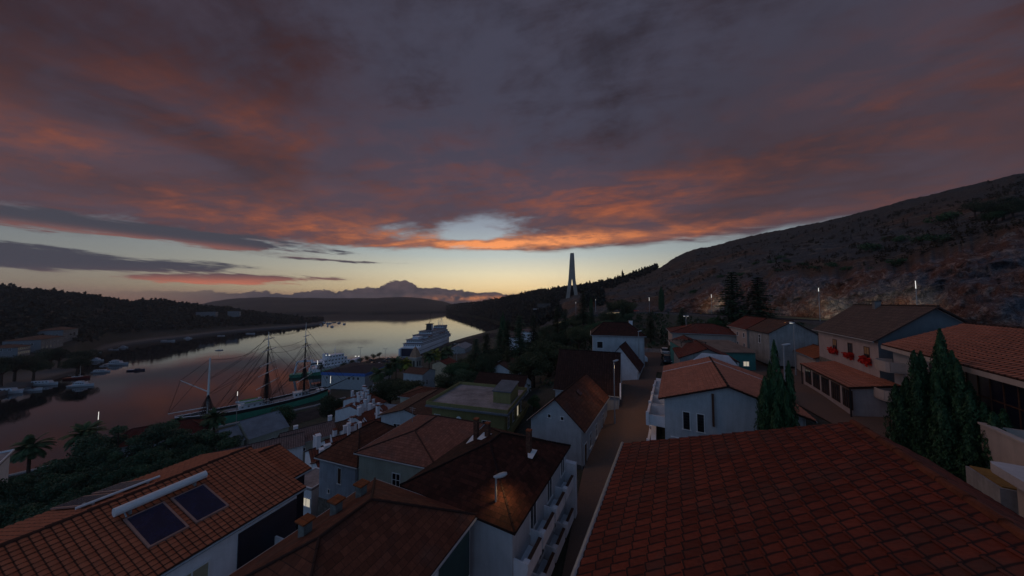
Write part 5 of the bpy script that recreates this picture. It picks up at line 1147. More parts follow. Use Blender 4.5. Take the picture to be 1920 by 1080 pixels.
# ---------------------------------------------------------------- small boats
BW = plain('boat_white', (.50, .51, .56), .4, .15, .8)
def boat_proto(kind, L_, hull):
    T = thing('motor_boat', '', 'boat'); sec = []
    for t in np.linspace(0, 1, 11):
        w_ = L_ * .15 * max(0.0, 1 - t ** 2.6) ** .8 + .02; z1 = L_ * .085 + L_ * .05 * t * t; y = (t - .5) * L_
        sec.append([(-w_ * .6, y, -.3), (w_ * .6, y, -.3), (w_, y, z1), (-w_, y, z1)])
    MB().loft(sec).build('hull', hull, T); h0 = L_ * .09; w_ = L_ * .105
    if kind in ('cabin', 'launch'):
        a_, b_2 = (-.28, .22) if kind == 'cabin' else (-.4, .28)
        o = MB().loft([[(-w_, a_ * L_, h0), (w_, a_ * L_, h0), (w_, b_2 * L_, h0), (-w_, b_2 * L_, h0)], [(-w_ * .85, a_ * L_, h0 + L_ * .13), (w_ * .85, a_ * L_, h0 + L_ * .13), (w_ * .8, (b_2 - .06) * L_, h0 + L_ * .13), (-w_ * .8, (b_2 - .06) * L_, h0 + L_ * .13)]]).build('cabin', BW, T)
        q = MB(); n_ = 5
        for k_ in range(n_): y = (a_ + (b_2 - a_ - .05) * (k_ + .2) / n_) * L_; q.box(-w_ * .95, w_ * .95, y, y + L_ * .05, h0 + L_ * .06, h0 + L_ * .1)
        q.build('cabin_window', GLASS, o)
        if kind == 'cabin': MB().box(-w_ * .6, w_ * .6, -.2 * L_, .05 * L_, h0 + L_ * .13, h0 + L_ * .19).build('flybridge', BW, o)
    elif kind == 'speed':
        MB().loft([[(-w_, -.05 * L_, h0), (w_, -.05 * L_, h0), (w_, .28 * L_, h0), (-w_, .28 * L_, h0)], [(-w_ * .8, -.05 * L_, h0 + L_ * .08), (w_ * .8, -.05 * L_, h0 + L_ * .08), (w_ * .3, .12 * L_, h0 + L_ * .08), (-w_ * .3, .12 * L_, h0 + L_ * .08)]]).build('windscreen', GLASS, T)
        MB().box(-w_, w_, -.45 * L_, -.1 * L_, h0, h0 + .25).build('cockpit', BW, T)
    elif kind == 'sail':
        MB().box(-w_ * .7, w_ * .7, -.2 * L_, .15 * L_, h0, h0 + L_ * .05).build('cabin', BW, T)
        MB().tube((0, .08 * L_, h0), (0, .08 * L_, L_ * 1.05), .09, 6, .05).build('mast', MPOLE, T); MB().tube((0, .08 * L_, h0 + 1.4), (0, -.4 * L_, h0 + 1.4), .07, 6).build('boom', MPOLE, T)
    return T
REDH = plain('red_hull', (.16, .012, .012), .5, .2, 1); BLUEH = plain('navy_hull', (.012, .02, .06), .4, .2, 1)
BO = [  # px, py waterline, length m, kind, heading, hull, label
 (12, 738, 13, 'launch', 75, BW, 'long white launch at the left edge of the photo, lowest in the water row'),
 (52, 733, 11, 'speed', 70, BW, 'white open motor boat with a raked windscreen, right of the long launch'),
 (83, 722, 12, 'launch', 75, BW, 'white canopy boat moored at the promenade above the open motor boat'),
 (153, 724, 11, 'cabin', 75, BW, 'sleek white motor yacht nearest mid-water at left'),
 (146, 710, 12, 'sail', 75, REDH, 'red hulled sailing boat with a bare mast beside the promenade'),
 (190, 698, 9, 'launch', 70, BW, 'white canopy boat between the sailing boat and the blue speedboat'),
 (181, 677, 10, 'cabin', 80, BW, 'cabin cruiser closest to the dark conifer on the far bank'),
 (219, 684, 14, 'cabin', 75, BW, 'largest white cabin cruiser in the far bank marina'),
 (196, 687, 5, 'speed', 75, BW, 'tiny white dinghy left of the largest cabin cruiser'),
 (256, 695, 9.5, 'speed', 75, BLUEH, 'navy blue speedboat alone at the right of the marina'),
 (180, 662, 9, 'speed', 80, BW, 'small white boat just above the closest cabin cruiser'),
 (214, 656, 8, 'speed', 80, BW, 'small low boat left of the small cabin boat by the far shore'),
 (232, 652, 8, 'cabin', 80, BW, 'small cabin boat by the far shore promenade'),
 (316, 640, 14, 'speed', 80, BW, 'low white boat by the wooded shore, left of centre'),
 (353, 635, 9, 'cabin', 80, BW, 'white cabin boat by the wooded shore, right of the low white boat'),
 (415, 630, 9, 'speed', 80, BW, 'small boat by the wooded shore left of the first mast'),
 (470, 626, 12, 'speed', 80, BW, 'low boat by the wooded shore above the ship rigging'),
 (411, 657, 6, 'sail', 60, BW, 'tiny sailing dinghy out on the water behind the first mast')]
protos = {}
for px, py, L_, kind, hd, hull, lb in BO:
    T = boat_proto(kind, L_, hull); p = onz(px, py, 0); T.location = p; T.rotation_euler = (0, 0, rad(-hd)); T['label'] = lb; T['group'] = 'small boats in the bay'
    if kind == 'sail': T.name = 'sailing_boat'
for i, (px, py) in enumerate(((598, 608), (607, 606), (617, 607), (626, 605), (636, 606), (646, 608), (603, 611), (614, 611), (622, 613))):
    T = boat_proto(('speed', 'cabin', 'launch')[i % 3], 11, BW); T.location = onz(px, py, 0); T.rotation_euler = (0, 0, rad(-80 + i * 17)); T['label'] = ('small boat in the far cluster off the wooded point, number %s from the left' % ['one', 'two', 'three', 'four', 'five', 'six', 'seven', 'eight', 'nine'][i]) if False else 'small pale boat in the %s part of the far cluster off the wooded point' % ('left', 'middle', 'right')[0 if px < 606 else 1 if px < 622 else 2]; T['group'] = 'far cluster of boats off the point'
# ---------------------------------------------------------------- bridge pylon
PY_ = at(1073, 575, 440); py_ = thing('bridge_pylon', 'tall pale inverted-Y bridge pylon rising above the wooded slope', 'bridge pylon', (PY_.x, PY_.y, 38), rad(-14))
PC = plain('pylon_concrete', (.36, .30, .26), .8, .2, .1)
def beamq(a, b, w0, w1, d0, d1, top=None):
    return MB().loft([[(a[0] - w0, a[1] - d0, a[2]), (a[0] + w0, a[1] - d0, a[2]), (a[0] + w0, a[1] + d0, a[2]), (a[0] - w0, a[1] + d0, a[2])], [(b[0] - w1, b[1] - d1, b[2]), (b[0] + w1, b[1] - d1, b[2]), (b[0] + w1, b[1] + d1, b[2]), (b[0] - w1, b[1] + d1, b[2])]])
beamq((0, 0, 47), (.6, 0, 86), 5.2, 2.9, 3, 2.4).build('pylon_shaft', PC, py_)
for s_ in (-1, 1): beamq((s_ * 9.2, 0, -4), (s_ * 2.7, 0, 47), 3.0, 2.45, 3, 2.6).build('pylon_leg', PC, py_)
MB().box(-2, 3, -2, 2, 86, 86.8).build('pylon_cap', DARKM, py_)
bk = MB().box(-60, 75, -5, 5, -.3, 1.7).build('bridge_deck', CONC, py_)
bw_ = strip('retaining_wall', [tuple(at(1008, 568, 430))[:2], tuple(at(1060, 568, 420))[:2]], 1.5, 4.5, plain('pale_wall', (.12, .105, .10), .9), 'long pale retaining wall left of the pylon feet', 'wall', zf=lambda x, y: 43)

# ---------------------------------------------------------------- walls
strip('stone_wall', [(31.5, 76), (35, 72.5), (38, 67)], .4, 1.0, plain('pale_stone', (.27, .27, .28), .9, .4, 1), 'low pale stone wall curving where the street ends', 'wall')
strip('guard_wall', [(150, 17), (112, 55), (98.5, 80), (97, 105), (100, 140), (101.5, 165), (94, 187), (80, 200), (53, 211), (20, 250)], .4, 1.1, plain('dark_wall', (.13, .13, .14), .9, .3, 1), 'long dark parapet wall along the highway below the rock cut', 'wall')
strip('terrace_wall', [(14.6, 30.5), (17.2, 35.6)], .5, .9, WHITE, 'grey white raised terrace wall along the street beside the black roof house', 'wall')
strip('terrace_wall', [(21.5, 42.8), (23.4, 46.4)], .9, 1.3, WHITE, 'white stepped parapet wall below the red gable house', 'wall')
strip('quay_wall', [(-150, 66), (-131, 89.8), (-112, 112), (-91, 134), (-83, 146)], 1.2, .45, CONC, 'pale concrete quay edge alongside the sailing ship', 'quay wall', zf=lambda x, y: 2.2)
rb = MB(); rn = random.Random(3)
def rubble(name, cx, cy, sx, sy, n_, lab, azr):
    mb = MB(); a = rad(azr)
    for i in range(n_):
        u, v_ = rn.uniform(-sx, sx), rn.uniform(-sy, sy); x = cx + u * math.cos(a) + v_ * math.sin(a); y = cy - u * math.sin(a) + v_ * math.cos(a); s = rn.uniform(.12, .42)
        c = Vector((x, y, gz(x, y) + s * .25 + rn.uniform(0, .15))); k = 6; T1 = [(c.x + s * math.cos(q * 2 * math.pi / k + i) * rn.uniform(.8, 1.2), c.y + s * math.sin(q * 2 * math.pi / k + i) * rn.uniform(.8, 1.2), c.z - s * .4) for q in range(k)]
        T2 = [(c.x + (p[0] - c.x) * .6, c.y + (p[1] - c.y) * .6, c.z + s * .35) for p in T1]; mb.loft([T1, T2])
    o = mb.build(name, STONE); tag(o, lab, 'rubble'); o['kind'] = 'stuff'
rubble('rubble', 36.5, 23, 2.2, 5, 420, 'loose grey rubble on the bank between the arcade and the cypress group', 29.6)
rubble('rubble', -12, 24, 2, 4.5, 300, 'loose grey rubble between the navy wall and the brown hip roof', 20)

# ---------------------------------------------------------------- lamps
def village_lamp(loc, h_, rot, lab, lit=False, two=False, arm=.55):
    T = thing('street_lamp', lab, 'street lamp', loc, rot, 'village street lamps')
    MB().tube((0, 0, -.3), (0, 0, h_), .085, 10, .06).tube((0, 0, -.3), (0, 0, .9), .12, 10, .11).build('pole', GREYM, T)
    for s_ in ((1, -1) if two else (1,)):
        hd = []
        for x_, w_, hh in ((-.15, .06, .05), (0, .12, .10), (.25, .17, .13), (.5, .17, .12), (.68, .10, .07)):
            z_ = h_ + .06 + abs(x_) * .16; hd.append([(x_ * s_ + arm * 0, w_ * math.cos(q), z_ + hh * math.sin(q)) for q in np.linspace(0, 2 * math.pi, 9)[:-1]])
        o = MB().loft(hd).build('lamp_head', plain('lamp_shell', (.42, .44, .46), .4, .15, 3), T, smooth=True)
        MB().box(min(.15 * s_, .55 * s_), max(.15 * s_, .55 * s_), -.09, .09, h_ - .02, h_ + .035).build('lamp_glass', LAMPW if lit else GLASS, o)
    return T
def warm_spot(p, e, size=1.9, blend=.8, col=(1, .62, .28)):
    l = bpy.data.lights.new('lamp_light', 'SPOT'); l.energy = e; l.color = col; l.spot_size = size; l.spot_blend = blend; l.shadow_soft_size = .15
    o = bpy.data.objects.new('lamp_light', l); COL.objects.link(o); o.location = p; return o
def gl_(px, py, Y): p = at(px, py, Y); return (p.x, p.y, gz(p.x, p.y)), p.z
l_, zt = gl_(930, 896, 18); village_lamp(l_, zt - l_[2], rad(15), 'nearest street lamp, a grey pole with a rounded head in front of the pyramid roof', False)
warm_spot((l_[0] + .5, l_[1] + .1, zt - .15), 75, 2.4, .9, (1, .60, .24))
l_, zt = gl_(1151, 678, 38.6); village_lamp(l_, zt - l_[2], rad(20), 'grey street lamp between the steep gabled house and the black roof house', False); warm_spot((l_[0] + .4, l_[1], zt - .15), 230, 2.5, .9, (1, .62, .34))
l_, zt = gl_(1197, 622, 57); village_lamp(l_, zt - l_[2], rad(10), 'thin street lamp in front of the white two-storey house', False); 
l_, zt = gl_(1469, 648, 30); village_lamp(l_, zt - l_[2], rad(0), 'grey street lamp with a long unlit head beside the single cypress', False); warm_spot((47.5, 50, 46.5), 500, 2.0, .9, (1, .5, .2))
l_, zt = gl_(1488, 606, 45.5); village_lamp(l_, zt - l_[2], rad(180), 'tall lamp with a small glowing head standing by the orange roofed garage', True)
l_, zt = gl_(1286, 593, 72); village_lamp(l_, zt - l_[2], rad(0), 'small lit lamp behind the brick red hipped roof', True, True); warm_spot((l_[0], l_[1], zt - .2), 30, 2.2, .9)
def lit_pole(px, ptop, pbase, hgt, lab, glow=.28, group='lit poles along the highway', energy=0, r=.11, Y=None):
    Y = Y or hgt * F / (pbase - ptop); p = at(px, pbase, Y); T = thing('light_pole', lab, 'lamp post', (p.x, p.y, p.z), 0, group)
    MB().tube((0, 0, -.5), (0, 0, hgt * (1 - glow)), r * 1.2, 8, r).build('pole', GREYM, T)
    MB().tube((0, 0, hgt * (1 - glow)), (0, 0, hgt), r, 8, r * .8).build('luminous_tube', LAMPW, T, smooth=False)
    if energy:
        l = bpy.data.lights.new('pole_light', 'SPOT'); l.energy = energy; l.color = (1, .86, .58); l.shadow_soft_size = .3; l.spot_size = 1.15; l.spot_blend = 1
        o = bpy.data.objects.new('pole_light', l); COL.objects.link(o); o.location = (p.x, p.y, p.z + hgt + .2)
        o.rotation_euler = (-Vector((.62, .72, -.42))).to_track_quat('Z', 'Y').to_euler()
lit_pole(1722, 522, 612, 12, 'tallest lit pole above the brown roofed house, farthest right', .17, energy=9000, Y=76, r=.07)
lit_pole(1538, 540, 606, 12, 'lit pole standing against the rock cut left of the brown roofed house', .10, energy=7000, r=.08)
lit_pole(1335, 552, 592, 12, 'lit pole at the foot of the rock cut left of the two tall pines', .16, energy=4500, r=.09)
lit_pole(1218, 557, 594, 12, 'lit pole above the end of the street, beside the slope', .2, r=.08)
lit_pole(1080, 567, 598, 12, 'pale unlit-looking pole right below the pylon', .05)
lit_pole(1117, 562, 590, 12, 'faint grey pole between the pylon and the hill foot', .02, r=.2)
lit_pole(443, 751, 790, 10, 'lit pole in front of the ship hull, left of the grey warehouse', .14, 'lit poles on the quay', r=.08, Y=100)
lit_pole(181, 800, 834, 9, 'lit pole right of the second palm on the waterfront', .24, 'lit poles on the quay', r=.06, Y=82)
lit_pole(619, 719, 737, 8, 'lit pole at the stern of the sailing ship', .42, 'lit poles on the quay', r=.1, Y=140)
lit_pole(595, 681, 690, 5, 'small lit post by the dredger', .6, 'lit poles on the quay', r=.15, Y=195)
for px, pt_, pb, lab, lit in ((614, 666, 690, 'twin-headed harbour lamp, left one of the lit pair behind the terminal', 1), (669, 668, 694, 'twin-headed harbour lamp, right one of the lit pair behind the terminal', 1), (675, 652, 682, 'tall thin unlit mast lamp right of the lit pair in the port', 0), (722, 654, 682, 'tall thin pole at the middle of the parking lot', 0), (752, 672, 686, 'short pole near the ferry stern', 0), (856, 645, 690, 'white pole between the palms right of the church tower', 0)):
    Y = 210 if px < 700 else (235 if px < 760 else 150); a_ = at(px, pt_, Y); b2_ = at(px, pb, Y); T = thing('harbour_lamp', lab, 'lamp post', (b2_.x, b2_.y, b2_.z), 0, 'harbour lamp posts'); h_ = a_.z - b2_.z
    MB().tube((0, 0, 0), (0, 0, h_), .14, 6, .1).tube((-1.0, 0, h_), (1.0, 0, h_), .07, 5).build('pole', GREYM, T)
    for s_ in (-1, 1): MB().box(s_ * 1.1 - .45, s_ * 1.1 + .45, -.2, .2, h_ - .15, h_ + .2).build('lamp_head', LAMPW if lit else GREYM, T)
# traffic signs
sg = at(1314, 593, 168); T = thing('road_sign', 'small orange diamond road sign at the foot of the rock cut', 'road sign', sg); MB().tube((0, 0, -3), (0, 0, 0), .08, 5).build('pole', GREYM, T); MB().prism([(-1.1, 0), (0, -.06), (1.1, 0), (0, .06)], -.1, .1).face([(-1.2, -.1, .9), (0, -.1, -.3), (1.2, -.1, .9), (0, -.1, 2.1)]).build('sign_plate', plain('orange_sign', (.5, .19, .02), .6), T)

# ---------------------------------------------------------------- cars
def car_proto(paint):
    T = thing('parked_car', '', 'car')
    def sec(y, w_, z0, z1): return [(-w_, y, z0), (w_, y, z0), (w_ * 1.0, y, (z0 + z1) * .55), (w_ * .92, y, z1), (-w_ * .92, y, z1), (-w_, y, (z0 + z1) * .55)]
    MB().loft([sec(-2.1, .72, .35, .62), sec(-1.9, .84, .24, .84), (sec(-.9, .87, .22, .93)), sec(1.2, .87, .22, .97), sec(1.95, .84, .26, .92), sec(2.1, .76, .36, .75)]).build('body', paint, T, smooth=False)
    o = MB().loft([[(-.78, -1.0, .9), (.78, -1.0, .9), (.78, 1.75, .94), (-.78, 1.75, .94)], [(-.62, -.35, 1.42), (.62, -.35, 1.42), (.62, 1.15, 1.42), (-.62, 1.15, 1.42)]]).build('windows', GLASS, T)
    MB().box(-.63, .63, -.36, 1.16, 1.421, 1.46).build('car_roof', paint, T)
    for x_ in (-.78, .78):
        for y_ in (-1.3, 1.3):
            wl = MB().tube((x_ - .11, y_, .32), (x_ + .11, y_, .32), .32, 14).build('wheel', plain('tyre', (.015, .015, .015), .8), T); MB().tube((x_ - .12, y_, .32), (x_ + .12, y_, .32), .18, 10).build('rim', GREYM, wl)
    for x_ in (-.58, .58):
        MB().box(x_ - .16, x_ + .16, -2.1, -2.03, .55, .7).build('headlight', WMETAL, T); MB().box(x_ - .16, x_ + .16, 2.02, 2.11, .6, .75).build('tail_light', REDH, T)
    return T
CW = car_proto(plain('car_white', (.6, .61, .63), .3, .05, 1, bmp=0)); CD = car_proto(plain('car_dark', (.03, .032, .04), .3, .1, 1, bmp=0)); CB = car_proto(plain('car_grey', (.22, .23, .25), .3, .1, 1, bmp=0))
def place(T, p, rz, lab, group=None):
    T.location = p; T.rotation_euler = (0, 0, rz); T['label'] = lab
    if group: T['group'] = group
cp = onz(1247, 668, 37.2); cp2 = onz(1251, 676, 37.2)
w1_ = copy_tree(CW); place(w1_, (cp.x, cp.y, gz(cp.x, cp.y) + .12), rad(-24 + 180), 'white car parked on the street beside the grey concrete gabled house')
d1_ = copy_tree(CD); q_p = onz(1252, 684, 37.0); place(d1_, (q_p.x, q_p.y, gz(q_p.x, q_p.y) + .12), rad(-24), 'dark car parked on the street just in front of the white car')
first = {id(CW): 1, id(CD): 1, id(CB): 1}; rn = random.Random(11)
spots = [(663, 686), (672, 684), (690, 688), (700, 685), (712, 683), (700, 681), (722, 678), (732, 680), (742, 676), (680, 691), (714, 690), (735, 686), (696, 676), (745, 683), (727, 673), (752, 678), (709, 694), (760, 690)]
for i, (px, py) in enumerate(spots):
    src = (CD, CD, CB, CD, CW, CD)[i % 6]
    if first.get(id(src)): c_ = src; first[id(src)] = 0
    else: c_ = copy_tree(src)
    p = onz(px, py, 2.4); nm = {id(CD): 'dark', id(CB): 'grey', id(CW): 'white'}[id(src)]
    place(c_, (p.x, p.y, gz(p.x, p.y) + .12), rad(rn.choice((70, 75, 250, 160))), '%s car on the harbour parking lot, %s' % (nm, ('beside the waterfront trees', 'near the terminal roof', 'in the front row', 'in the back row', 'in the middle rows', 'towards the ferry stern')[(i * 5) % 6 if px < 720 else 5]), 'cars on the harbour parking lot')
place(CW if first[id(CW)] else copy_tree(CW), (0, 0, 0), 0, '') if False else None
dcar = copy_tree(CD); p = onz(116, 690, 3.0); place(dcar, (p.x, p.y, p.z), rad(70), 'dark car on the far bank road near the white waterfront houses')
rcar = copy_tree(CW); p = at(1192, 602, 200); 
for ch_ in list(rcar.children): 
    if ch_.name.startswith('body') or ch_.name.startswith('car_roof'):
        ch_.data = ch_.data.copy(); ch_.data.materials[0] = plain('car_red', (.45, .05, .02), .4, .05)
place(rcar, (p.x, p.y, 43.3), rad(60), 'red car on the highway above the white two-storey house')

# ---------------------------------------------------------------- vegetation
def leaves_mesh(name, P, Sz, nrm=None, tone=None, mat=None, seed=0, asp=1.0):
    """one quad per leaf clump; P (n,3), Sz (n,)"""
    R = np.random.default_rng(seed); n = len(P)
    a = R.normal(size=(n, 3)); a /= np.linalg.norm(a, axis=1)[:, None]
    if nrm is not None: a = nrm + a * .55; a /= np.linalg.norm(a, axis=1)[:, None]
    b = np.cross(a, R.normal(size=(n, 3))); b /= np.linalg.norm(b, axis=1)[:, None]; c = np.cross(a, b)
    if asp != 1:   # leaves long along z
        z = np.array([0, 0, 1.0]); b = z + R.normal(size=(n, 3)) * .3; b /= np.linalg.norm(b, axis=1)[:, None]; c = np.cross(a, b); c /= np.linalg.norm(c, axis=1)[:, None] + 1e-6; b = b * asp
    s = Sz[:, None]; V = np.stack([P - b * s, P + c * s * .6 - b * s * .1, P + b * s, P - c * s * .6 + b * s * .15], 1).reshape(-1, 3)
    me = bpy.data.meshes.new(name); me.vertices.add(4 * n); me.loops.add(4 * n); me.polygons.add(n)
    me.vertices.foreach_set('co', V.ravel().astype(np.float32)); me.loops.foreach_set('vertex_index', np.arange(4 * n, dtype=np.int32))
    me.polygons.foreach_set('loop_start', np.arange(0, 4 * n, 4, dtype=np.int32)); me.polygons.foreach_set('loop_total', np.full(n, 4, dtype=np.int32)); me.update()
    tn = R.random(n) if tone is None else tone
    at_ = me.attributes.new('tone', 'FLOAT', 'FACE'); at_.data.foreach_set('value', tn.astype(np.float32)); me.materials.append(mat); return me
LF_CYP = leafmat('cypress_leaf', (.014, .048, .022), (.060, .145, .058)); LF_DK = leafmat('dark_leaf', (.018, .034, .018), (.055, .085, .040)); LF_PINE = leafmat('pine_leaf', (.028, .058, .036), (.085, .15, .075))
LF_BRD = leafmat('broad_leaf', (.030, .050, .024), (.110, .115, .050)); LF_PALM = leafmat('palm_leaf', (.025, .055, .025), (.08, .13, .05)); LF_YEL = leafmat('painted_lit_palm_leaf', (.10, .12, .02), (.30, .30, .05)); LF_OLV = leafmat('scrub_leaf', (.016, .014, .008), (.050, .036, .018)); LF_GRN = leafmat('shrub_leaf', (.022, .060, .028), (.06, .13, .05))
BARK = plain('bark', (.07, .05, .04), .95, .4, 3, bmp=.6)
def blob_pts(R, centers, radii, n, shell=.55):
    w = np.array(radii) ** 2; k = R.choice(len(radii), n, p=w / w.sum()); d = R.normal(size=(n, 3)); d /= np.linalg.norm(d, axis=1)[:, None]
    r = (shell + (1 - shell) * R.random(n) ** .6) * np.array(radii)[k]; return np.array(centers)[k] + d * r[:, None] * np.array([1, 1, .8]), d, k
def crown_mesh(kind, seed, dens=1.0):
    """unit-height crowns (height 1) ; returns leaf mesh and trunk MB"""
    R = np.random.default_rng(seed); tr = MB()
    if kind == 'cypress':      # dense column of flame-like tufts
        n = int(46000 * dens); P = []; N = []; T = []
        sp = [(0, 0, 1.0, .046)] + [(.070 * math.cos(q + seed), .070 * math.sin(q + seed), R.uniform(.60, .93), R.uniform(.036, .054)) for q in np.linspace(0, 6.28, 8)[:-1]] + [(.03 * math.cos(q), .03 * math.sin(q), R.uniform(.7, .95), .045) for q in (1, 3, 5)]
        for k in range(n):
            x, y, h, rr = sp[R.integers(len(sp))]; z = R.random() ** .85
            prof_ = min(1, (z / .15) ** .7) * max(0, 1 - z ** 3.2) ** .75; a = R.uniform(0, 2 * math.pi)
            tuft = 1 + .25 * math.sin(a * 3 + z * 31 + x * 90) + .15 * math.sin(a * 7 - z * 57)
            cr_ = min(1, .55 + z * 2.2) ; r = rr * prof_ * tuft * (.55 + .45 * R.random() ** .5 + (.35 * R.random() if R.random() < .12 else 0)); q = R.random()
            P.append((x * cr_ + r * math.cos(a), y * cr_ + r * math.sin(a), z * h)); N.append((math.cos(a), math.sin(a), .3)); T.append(.15 + .35 * q + .5 * max(0, math.sin(a * 3 + z * 31 + x * 90)) * R.random())
        tr.tube((0, 0, 0), (0, 0, .5), .02, 6, .01)
        return np.array(P), np.full(n, .0043 / max(.6, dens ** .5)) * R.uniform(.7, 1.5, n), np.array(N), np.array(T), tr, 2.0
    if kind == 'conifer':
        P = []; N = []; T = []; S_ = []
        nl = 22
        for j in range(nl):
            z = .14 + .86 * j / nl; rad_ = .24 * (1 - z) ** .8 * R.uniform(.75, 1.1) + .015
            for bq in range(11):
                a = R.uniform(0, 2 * math.pi); L_ = rad_ * R.uniform(.6, 1.15)
                m_ = int(26 * dens)
                t = R.random(m_) ** .7; sp_ = .05 * (1 - z * .6)
                pts = np.c_[np.cos(a) * L_ * t, np.sin(a) * L_ * t, z - .05 * t * L_ / .24 + 0 * t] + R.normal(size=(m_, 3)) * np.array([sp_ * .5, sp_ * .5, sp_ * .22])
                P.append(pts); N.append(np.tile([0, 0, 1.0], (m_, 1))); T.append(R.random(m_) * .6 + R.random() * .4); S_.append(np.full(m_, .016 * (1.2 - z * .5)))
            if j % 2 == 0: 
                a = R.uniform(0, 6.28); tr.tube((0, 0, z), (math.cos(a) * rad_ * .8, math.sin(a) * rad_ * .8, z - .02), .004, 4, .001)
        tr.tube((0, 0, 0), (0, 0, .97), .018, 7, .003)
        return np.vstack(P), np.concatenate(S_), np.vstack(N), np.concatenate(T), tr, 1.0
    if kind in ('broad', 'round'):
        m_ = 16 if kind == 'broad' else 8; cs = []; rs = []
        for i in range(m_):
            a = R.uniform(0, 6.28); q = R.random() ** .5 * (.30 if kind == 'broad' else .2); z = R.uniform(.42, .84) if kind == 'broad' else R.uniform(.5, .78)
            cs.append((math.cos(a) * q, math.sin(a) * q, z - q * .35)); rs.append(R.uniform(.10, .19) if kind == 'broad' else R.uniform(.14, .2))
        n = int(12000 * dens); P, N, k = blob_pts(R, cs, rs, n, .35); tn = np.random.default_rng(seed + 5).random(m_)[k] * .6 + R.random(n) * .4
        tr.tube((0, 0, 0), (0, 0, .35), .03, 8, .022)
        for c in cs: tr.tube((0, 0, .3), c, .014, 5, .004)
        return P, R.uniform(.007, .015, n), N * .5, tn, tr, 1.0
    if kind == 'umbrella':     # stone pine: bare forked trunk, flat clumps
        cs = []; rs = []; tr.tube((0, 0, 0), (.03, 0, .45), .03, 8, .024)
        for i in range(20):
            a = R.uniform(0, 6.28); q = R.random() ** .5 * .50; c = (math.cos(a) * q, math.sin(a) * q, .86 - q * .36 + R.uniform(-.09, .09)); cs.append(c); rs.append(R.uniform(.065, .125))
            mid = (c[0] * .4 + .02, c[1] * .4, .60); tr.tube((.03, 0, .44), mid, .016, 5, .01); tr.tube(mid, c, .01, 5, .003)
        n = int(13000 * dens); P, N, k = blob_pts(R, cs, rs, n, .3); P[:, 2] = (P[:, 2] - .8) * .85 + .8; tn = np.random.default_rng(seed + 5).random(20)[k] * .6 + R.random(n) * .4
        return P, R.uniform(.006, .013, n), N * .5, tn, tr, 1.0
    if kind == 'shrub':
        cs = [(R.uniform(-.5, .5), R.uniform(-.5, .5), R.uniform(.2, .55)) for _ in range(7)]; rs = R.uniform(.25, .42, 7)
        n = int(900 * dens); P, N, k = blob_pts(R, cs, list(rs), n, .3); P[:, 2] = np.abs(P[:, 2]); return P, R.uniform(.05, .09, n), N * .5, R.random(n), tr, 1.0
PROTO = {}
def tree_mesh(kind, seed, mat, dens=1.0):
    key = (kind, seed, mat.name, dens)
    if key not in PROTO:
        P, Sz, N, T, tr, asp = crown_mesh(kind, seed, dens); me = leaves_mesh(kind + '_crown', P, Sz, N, T, mat, seed, asp)
        tm = None
        if tr.v: o = tr.build('trunk', BARK); tm = o.data; bpy.data.objects.remove(o)
        PROTO[key] = (me, tm)
    return PROTO[key]
def tree(name, kind, p, h_, lab, mat, seed=0, group=None, wide=1.0, dens=1.0, cat='tree'):
    me, tm = tree_mesh(kind, seed, mat, dens); T = thing(name, lab, cat, p, random.uniform(0, 6.28), group); T.scale = (h_ * wide, h_ * wide, h_)
    o = bpy.data.objects.new('crown' if cat != 'shrub' else 'foliage', me); COL.objects.link(o); o.parent = T
    if tm: o = bpy.data.objects.new('trunk', tm); COL.objects.link(o); o.parent = T
    return T
def tree_px(name, kind, px, ptop, Y, lab, mat, seed=0, group=None, wide=1.0, z=None, dens=1.0):
    x = (px - 960) / F * Y; z = gz(x, Y) if z is None else z; zt = at(px, ptop, Y).z
    return tree(name, kind, (x, Y, z - .2), max(1.5, zt - z), lab, mat, seed, group, wide, dens)
def palm(p, h_, lab, mat=LF_PALM, seed=0, group=None, crown=3.0, nf=62):
    R = random.Random(seed); T = thing('palm_tree', lab, 'palm tree', p, 0, group)
    tr = MB(); pts = [(math.sin(i * .5 + seed) * .06 * i * .2, 0, h_ * i / 8) for i in range(9)]
    for i in range(8): tr.tube(pts[i], pts[i + 1], .34 - .012 * i, 9, .30 - .012 * i)
    tr.dome((0, 0, h_), .5, .5, .6, 9, 5); tr.build('trunk', BARK, T)
    V = []; 
    for f in range(nf):
        a = R.uniform(0, 6.28); up = R.uniform(-.45, 1.35); L_ = crown * R.uniform(.85, 1.1); prev = Vector((0, 0, h_ + .3)); d = Vector((math.cos(a) * math.cos(up), math.sin(a) * math.cos(up), math.sin(up)))
        side = Vector((-math.sin(a), math.cos(a), 0)); n_ = 14
        for k in range(n_):
            nx = prev + d * (L_ / n_); wv = .55 * math.sin(math.pi * min(1, (k + .8) / n_)) ** .6 * (crown / 3)
            for s_ in (-1, 1):
                for q in range(2):
                    c0 = prev.lerp(nx, .25 + q * .5); tip = c0 + side * s_ * wv + d * wv * .7 - Vector((0, 0, wv * .35)); th_ = d * .085 * crown / 3
                    V += [c0 - th_, c0 + th_, tip + th_ * .2, tip - th_ * .2]
            V += [prev + side * .03, nx + side * .03, nx - side * .03, prev - side * .03]
            prev = nx; d = (d - Vector((0, 0, .115 + .02 * k / n_))).normalized()
    me = bpy.data.meshes.new('fronds'); me.from_pydata([tuple(v) for v in V], [], [tuple(range(i, i + 4)) for i in range(0, len(V), 4)])
    at_ = me.attributes.new('tone', 'FLOAT', 'FACE'); at_.data.foreach_set('value', np.random.default_rng(seed).random(len(V) // 4).astype(np.float32)); me.materials.append(mat); me.update()
    o = bpy.data.objects.new('fronds', me); COL.objects.link(o); o.parent = T; return T
